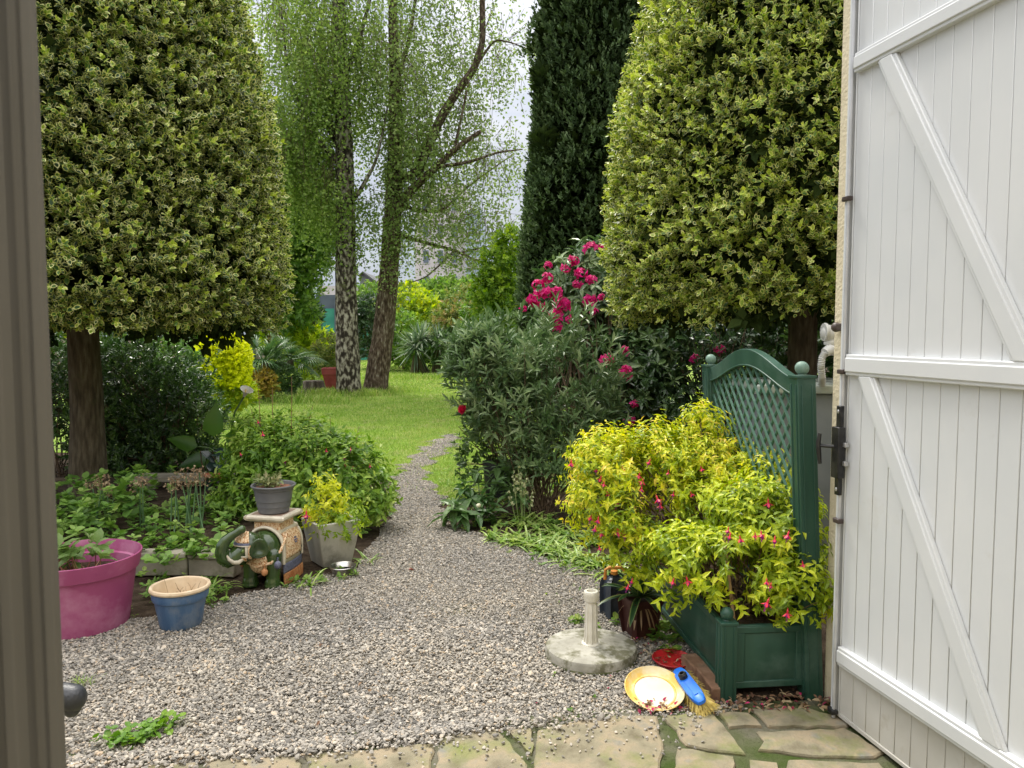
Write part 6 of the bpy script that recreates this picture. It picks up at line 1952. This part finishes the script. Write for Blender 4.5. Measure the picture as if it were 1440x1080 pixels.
# weeds in front of the kerb and along the gravel margins
WEED = leafmat('weed_leaf', [(.08, .17, .03), (.14, .26, .045), (.22, .35, .06), (.36, .44, .11)], rough=.5, tr=.35, clump=(4, .3))
sets = []
for poly, dens, zt_, L in (([(195, 812), (325, 818), (330, 850), (270, 862), (205, 850)], 330, .07, .026), ([(150, 868), (185, 850), (200, 870), (165, 890)], 120, .03, .02), ([(395, 826), (500, 800), (510, 812), (420, 836)], 260, .05, .03),
                            ([(500, 760), (545, 740), (560, 690), (540, 680), (500, 720)], 220, .10, .03), ([(800, 868), (850, 872), (880, 880), (840, 888), (795, 882)], 420, .06, .035), ([(905, 880), (955, 880), (975, 925), (930, 925)], 300, .09, .045),
                            ([(680, 745), (770, 780), (900, 800), (880, 830), (840, 806), (760, 800), (690, 768)], 120, .03, .03), ([(770, 950), (850, 965), (880, 1000), (800, 1010)], 45, .01, .014), ([(780, 860), (900, 840), (880, 820), (760, 830)], 60, .012, .014),
                            ([(600, 655), (690, 672), (690, 720), (625, 720)], 90, .03, .02), ([(640, 745), (700, 770), (800, 790), (800, 740), (700, 720)], 160, .10, .035)):
    pp = [G(*p)[:2] for p in poly]
    sets += cover(pp, dens, .0, zt_, 'w', WEED, L, L * .8, 5, int(dens), sl=.02)
wd = put('weeds', sets, WEED, None, (0, 4, 0)); wd['kind'] = 'stuff'

# strawberry-like weed on the gravel near the flags
c = G(195, 1042)
q = np.array([G(x, y) for x, y in ((140, 1054), (152, 1050), (165, 1050), (178, 1052), (190, 1054), (172, 1044), (185, 1046), (196, 1048), (205, 1044), (212, 1036), (222, 1034), (232, 1030), (242, 1026), (250, 1022), (216, 1042), (205, 1036), (228, 1024), (160, 1044), (182, 1036), (238, 1020))])
q = np.concatenate([q, q + rng.normal(0, .02, q.shape)]); q[:, 2] = rng.uniform(.01, .035, len(q))
ww = put('strawberry_weed', shoots(q, np.c_[rng.normal(0, .4, (len(q), 2)), np.ones(len(q))], .02, 4, .028, .027, T_OVAL, 90, 65), leafmat('strawberry_leaf', [(.08, .19, .02), (.15, .29, .03), (.24, .38, .05)], rough=.45, tr=.3, clump=(6, .2)), None, c)
tag(ww, 'low trail of fresh green trefoil leaves creeping over the gravel near the flagstones', 'weed')
def tuft(name, lab, cat, c, n, L, W, mat, spread=.9, grav=.5, rad=.03, el0=.5):
    g = np.random.default_rng(int(abs(c[0]) * 1000 + L * 100))
    a = g.uniform(0, 6.28, n)
    d = np.stack([np.cos(a) * spread, np.sin(a) * spread, g.uniform(el0, 1.3, n)], 1)
    b = np.array(c) + np.c_[g.normal(0, rad, (n, 2)), np.zeros(n)]
    s = ribbons(b, d, L * g.uniform(.6, 1.15, n), W, grav=grav * g.uniform(.5, 1.2, n), nseg=6)
    return tag(put(name, [s], mat, None, c), lab, cat)
STRAP = leafmat('strap_leaf', [(.11, .21, .03), (.20, .33, .05), (.34, .46, .10), (.50, .58, .22)], rough=.4, tr=.3, spec=.5, clump=(5, .2))
tuft('grass_tuft', 'small grass tuft in the gravel beside the metal frame', 'grass tuft', G(118, 962), 60, .06, .004, STRAP, .7, .3, .02)
tuft('strap_plant', 'clump of arching strap leaves by the elephant feet, beside the blue pot', 'plant', G(296, 834), 40, .20, .014, STRAP, .9, .55, .06)
tuft('strap_plant', 'few long arching strap leaves in front of the elephant hind leg', 'plant', G(432, 826), 8, .24, .014, STRAP, .9, .5, .02)
tuft('strap_plant', 'short strap leaves right of the steel bowl', 'plant', G(500, 798) + [.05, .1, 0], 14, .17, .016, STRAP, .9, .5, .03)
k = 0
for (x, y, n, L, lab) in ((745, 738, 60, .30, 'upright clump of strap leaves under the cream flower spikes'), (722, 762, 60, .24, 'pale striped strap leaves spilling on the gravel, leftmost clump of the border'), (765, 772, 60, .26, 'strap-leaved clump spilling on the gravel, second from the left of the border'),
                           (800, 786, 60, .26, 'strap-leaved clump at the gravel edge, third from the left of the border'), (838, 796, 60, .26, 'strap-leaved clump at the gravel edge next to the golden fuchsia'), (785, 752, 60, .28, 'strap-leaved clump behind the front row of the border'),
                           (830, 765, 60, .28, 'strap-leaved clump half under the golden fuchsia'), (865, 808, 34, .2, 'small strap-leaved clump behind the blue canister')):
    o = tuft('spider_plant', lab, 'plant', G(x, y), n + 30, L, .021, STRAP, 1.2, .5, .08, .12)
    o['group'] = 'strap-leaved clumps along the gravel edge'

# peony
PEO = leafmat('peony_leaf', [(.05, .12, .03), (.09, .17, .05), (.15, .24, .08)], rough=.4, tr=.25, spec=.5, clump=(4, .2))
c = G(675, 735)
po = thing('peony', 'low peony with broad green leaves and one cream bud at the gravel edge', 'plant', c)
hd = np.array([P(x, y, Y) for x, y, Y in ((640, 715, 6.0), (655, 690, 6.2), (672, 670, 6.4), (700, 685, 6.3), (650, 728, 5.95), (680, 705, 6.1), (715, 690, 6.2), (720, 668, 6.4), (668, 725, 6.0), (690, 722, 6.05), (632, 730, 6.0), (700, 662, 6.5), (660, 705, 6.1), (730, 700, 6.2))])
V, F, C = twigs(np.tile(c, (len(hd), 1)) + rng.normal(0, .04, (len(hd), 3)) * [1, 1, 0], hd, .006, .004, 5, .08)
npmesh('stems', V, [F], bpy.data.materials['lily_stalk'], po, lc=C)
put('leaves', shoots(hd, np.c_[rng.normal(0, .4, (len(hd), 2)), np.ones(len(hd))], .05, 9, .135, .058, T_LANCE, 95, 65, curl=.35) + shoots(hd * [1, 1, .7] + [0, 0, .02], np.c_[rng.normal(0, .5, (len(hd), 2)), np.ones(len(hd))], .05, 7, .12, .055, T_LANCE, 95, 65, curl=.35), PEO, po)
MB().ell(P(673, 711, 5.95), (.020, .020, .018), I3, 12, 8).build('bud', noisy('cream_bud', [(.4, (.62, .60, .38)), (.6, (.72, .70, .52))], 30, .5), po)
# cream flower spikes
c = G(738, 738)
fs = thing('flower_spikes', 'slender cream flower spikes on pale stalks between peony and shrub', 'flowering plant', c)
tips = np.array([P(x, y, 6.1) for x, y in ((728, 655), (733, 668), (740, 672), (722, 672), (748, 695), (716, 690), (736, 690))])
rt_ = np.array([P(x, 745, 6.1) for x in (733, 735, 738, 731, 742, 728, 737)])
V, F, C = twigs(rt_, tips, .004, .003, 5, .03)
npmesh('stalks', V, [F], noisy('pale_stalk', [(.4, (.20, .28, .09)), (.6, (.28, .35, .13))], 9, .5), fs, lc=C)
Ps = np.concatenate([tips[i] + (rt_[i] - tips[i]) * u_ for i in range(len(tips)) for u_ in np.linspace(0, .35, 9)[:, None, None]]).reshape(-1, 3)
put('florets', shoots(Ps + rng.normal(0, .006, Ps.shape), rnd_dirs(len(Ps)), .008, 5, .018, .014, T_OVAL), leafmat('cream_floret', [(.50, .52, .28), (.66, .66, .42)], tr=.2, clump=(9, .2)), fs)

# tall stalks with dry flower heads in the left bed
DRYF = leafmat('dry_floret', [(.22, .15, .09), (.36, .26, .16), (.50, .40, .26)], tr=.2, rough=.8, clump=(9, .2))
stalkg = noisy('green_stalk', [(.4, (.08, .17, .07)), (.6, (.14, .24, .11))], 9, .5)
k = 0
for (x, y, yb, n, lab) in ((243, 682, 745, 3, 'group of bare green stalks with faded brown heads, left of the stalk row'), (262, 676, 748, 4, 'faded brown flower heads on green stalks in the middle of the bed'), (282, 672, 748, 4, 'faded brown flower heads on green stalks, rightmost in the shady bed'),
                           (200, 680, 735, 3, 'short stalks with faded brown heads right of the bare trunk'), (136, 680, 730, 3, 'faded brown heads on stalks in front of the bare trunk'), (160, 690, 735, 2, 'faded heads on short stalks between trunk and seedhead group')):
    c = P(x, 745, 5.5); c[2] = .1
    t = thing('seedheads', lab, 'flowering plant', c, 'stalks with faded flower heads')
    g = np.random.default_rng(x)
    A = c + np.c_[g.normal(0, .03, (n, 2)), np.zeros(n)]
    B = np.array([P(x + g.uniform(-9, 9), y + g.uniform(-8, 8), 5.5 + g.uniform(-.1, .1)) for _ in range(n)])
    V, F, C = twigs(A, B, .006, .004, 5, .02)
    npmesh('stalks', V, [F], stalkg, t, lc=C)
    d = rnd_dirs(n * 12); Bb = np.repeat(B, 12, 0)
    V, F, C = twigs(Bb, Bb + d * .035 + [0, 0, .01], .0012, .001, 3)
    npmesh('pedicels', V, [F], dry_m, t, lc=C)
    put('florets', shoots(Bb + d * .038 + [0, 0, .01], d, .006, 4, .016, .012, T_SIM), DRYF, t)

# low undergrowth strip below the right border shrubs and behind
sets = cover([G(700, 720)[:2], G(800, 700)[:2], (1.1, 6.2), (1.6, 8), (0, 8.2)], 60, .01, .08, 'u', WEED, .04, .03, 5, 8)
ug = put('undergrowth', sets, WEED, None, (0, 7, 0)); ug['kind'] = 'stuff'

# fallen leaves and petals
FALL = leafmat('fallen_leaf', [(.10, .05, .03), (.20, .11, .06), (.32, .22, .12), (.45, .38, .24)], rough=.7, tr=.15, clump=(12, .3))
PET = leafmat('fallen_petal', [(.22, .01, .05), (.40, .015, .09), (.55, .03, .16)], rough=.6, tr=.15, clump=(12, .3))
def litter(name, mat, poly, n, L, seed):
    g = np.random.default_rng(seed)
    pp = [G(*p)[:2] for p in poly]
    q = scatter(pp, n, 0, 20)
    m = len(q)
    return leafset(np.c_[q, g.uniform(.016, .035, m)], np.c_[g.normal(0, 1, (m, 2)), g.normal(0, .25, m)], np.c_[g.normal(0, .3, (m, 2)), np.ones(m)], L * g.uniform(.5, 1.3, m), L * .6 * g.uniform(.6, 1.2, m), T_OVAL, curl=.3)
z1 = [(880, 985), (925, 960), (1000, 945), (1020, 985), (1165, 985), (1190, 1008), (1100, 1004), (1000, 1008), (900, 1010)]
z2 = [(880, 900), (930, 900), (990, 950), (930, 950), (880, 930)]
sets = [litter('l', FALL, z1, 1700, .030, 1), litter('l', FALL, z2, 800, .026, 2), litter('l', FALL, [(600, 700), (900, 810), (860, 1000), (300, 1040), (330, 850)], 5, .022, 3), litter('l', FALL, [(1040, 985), (1150, 970), (1165, 985), (1050, 1000)], 700, .026, 9)]
fl_ = put('fallen_leaves', sets, FALL, None, (1, 3.2, 0)); fl_['kind'] = 'stuff'
sets = [litter('l', PET, z1, 520, .022, 4), litter('l', PET, z2, 260, .018, 5), litter('l', PET, [(740, 900), (900, 900), (880, 1010), (700, 1030)], 14, .016, 6), litter('l', PET, [(905, 990), (960, 985), (950, 1008), (905, 1008)], 900, .024, 7)]
pt_ = put('fallen_petals', sets, PET, None, (.8, 3.2, 0)); pt_['kind'] = 'stuff'
c = G(579, 806); c[2] = .022
o = put('dead_leaf', [leafset(np.array([c - [.02, 0, 0], c - [.02, .005, -.004]]), np.array([[1, .1, .2], [.9, .5, .3]]), np.array([[0, 0, 1.0]]), np.array([.045, .035]), np.array([.03, .025]), T_OVAL, np.array([.1, .2]), np.array([.5, .5]), .4)], leafmat('russet_leaf', [(.20, .04, .02), (.28, .07, .03)], tr=.1), None, c)
tag(o, 'single curled russet leaf lying alone on the open gravel', 'leaf')
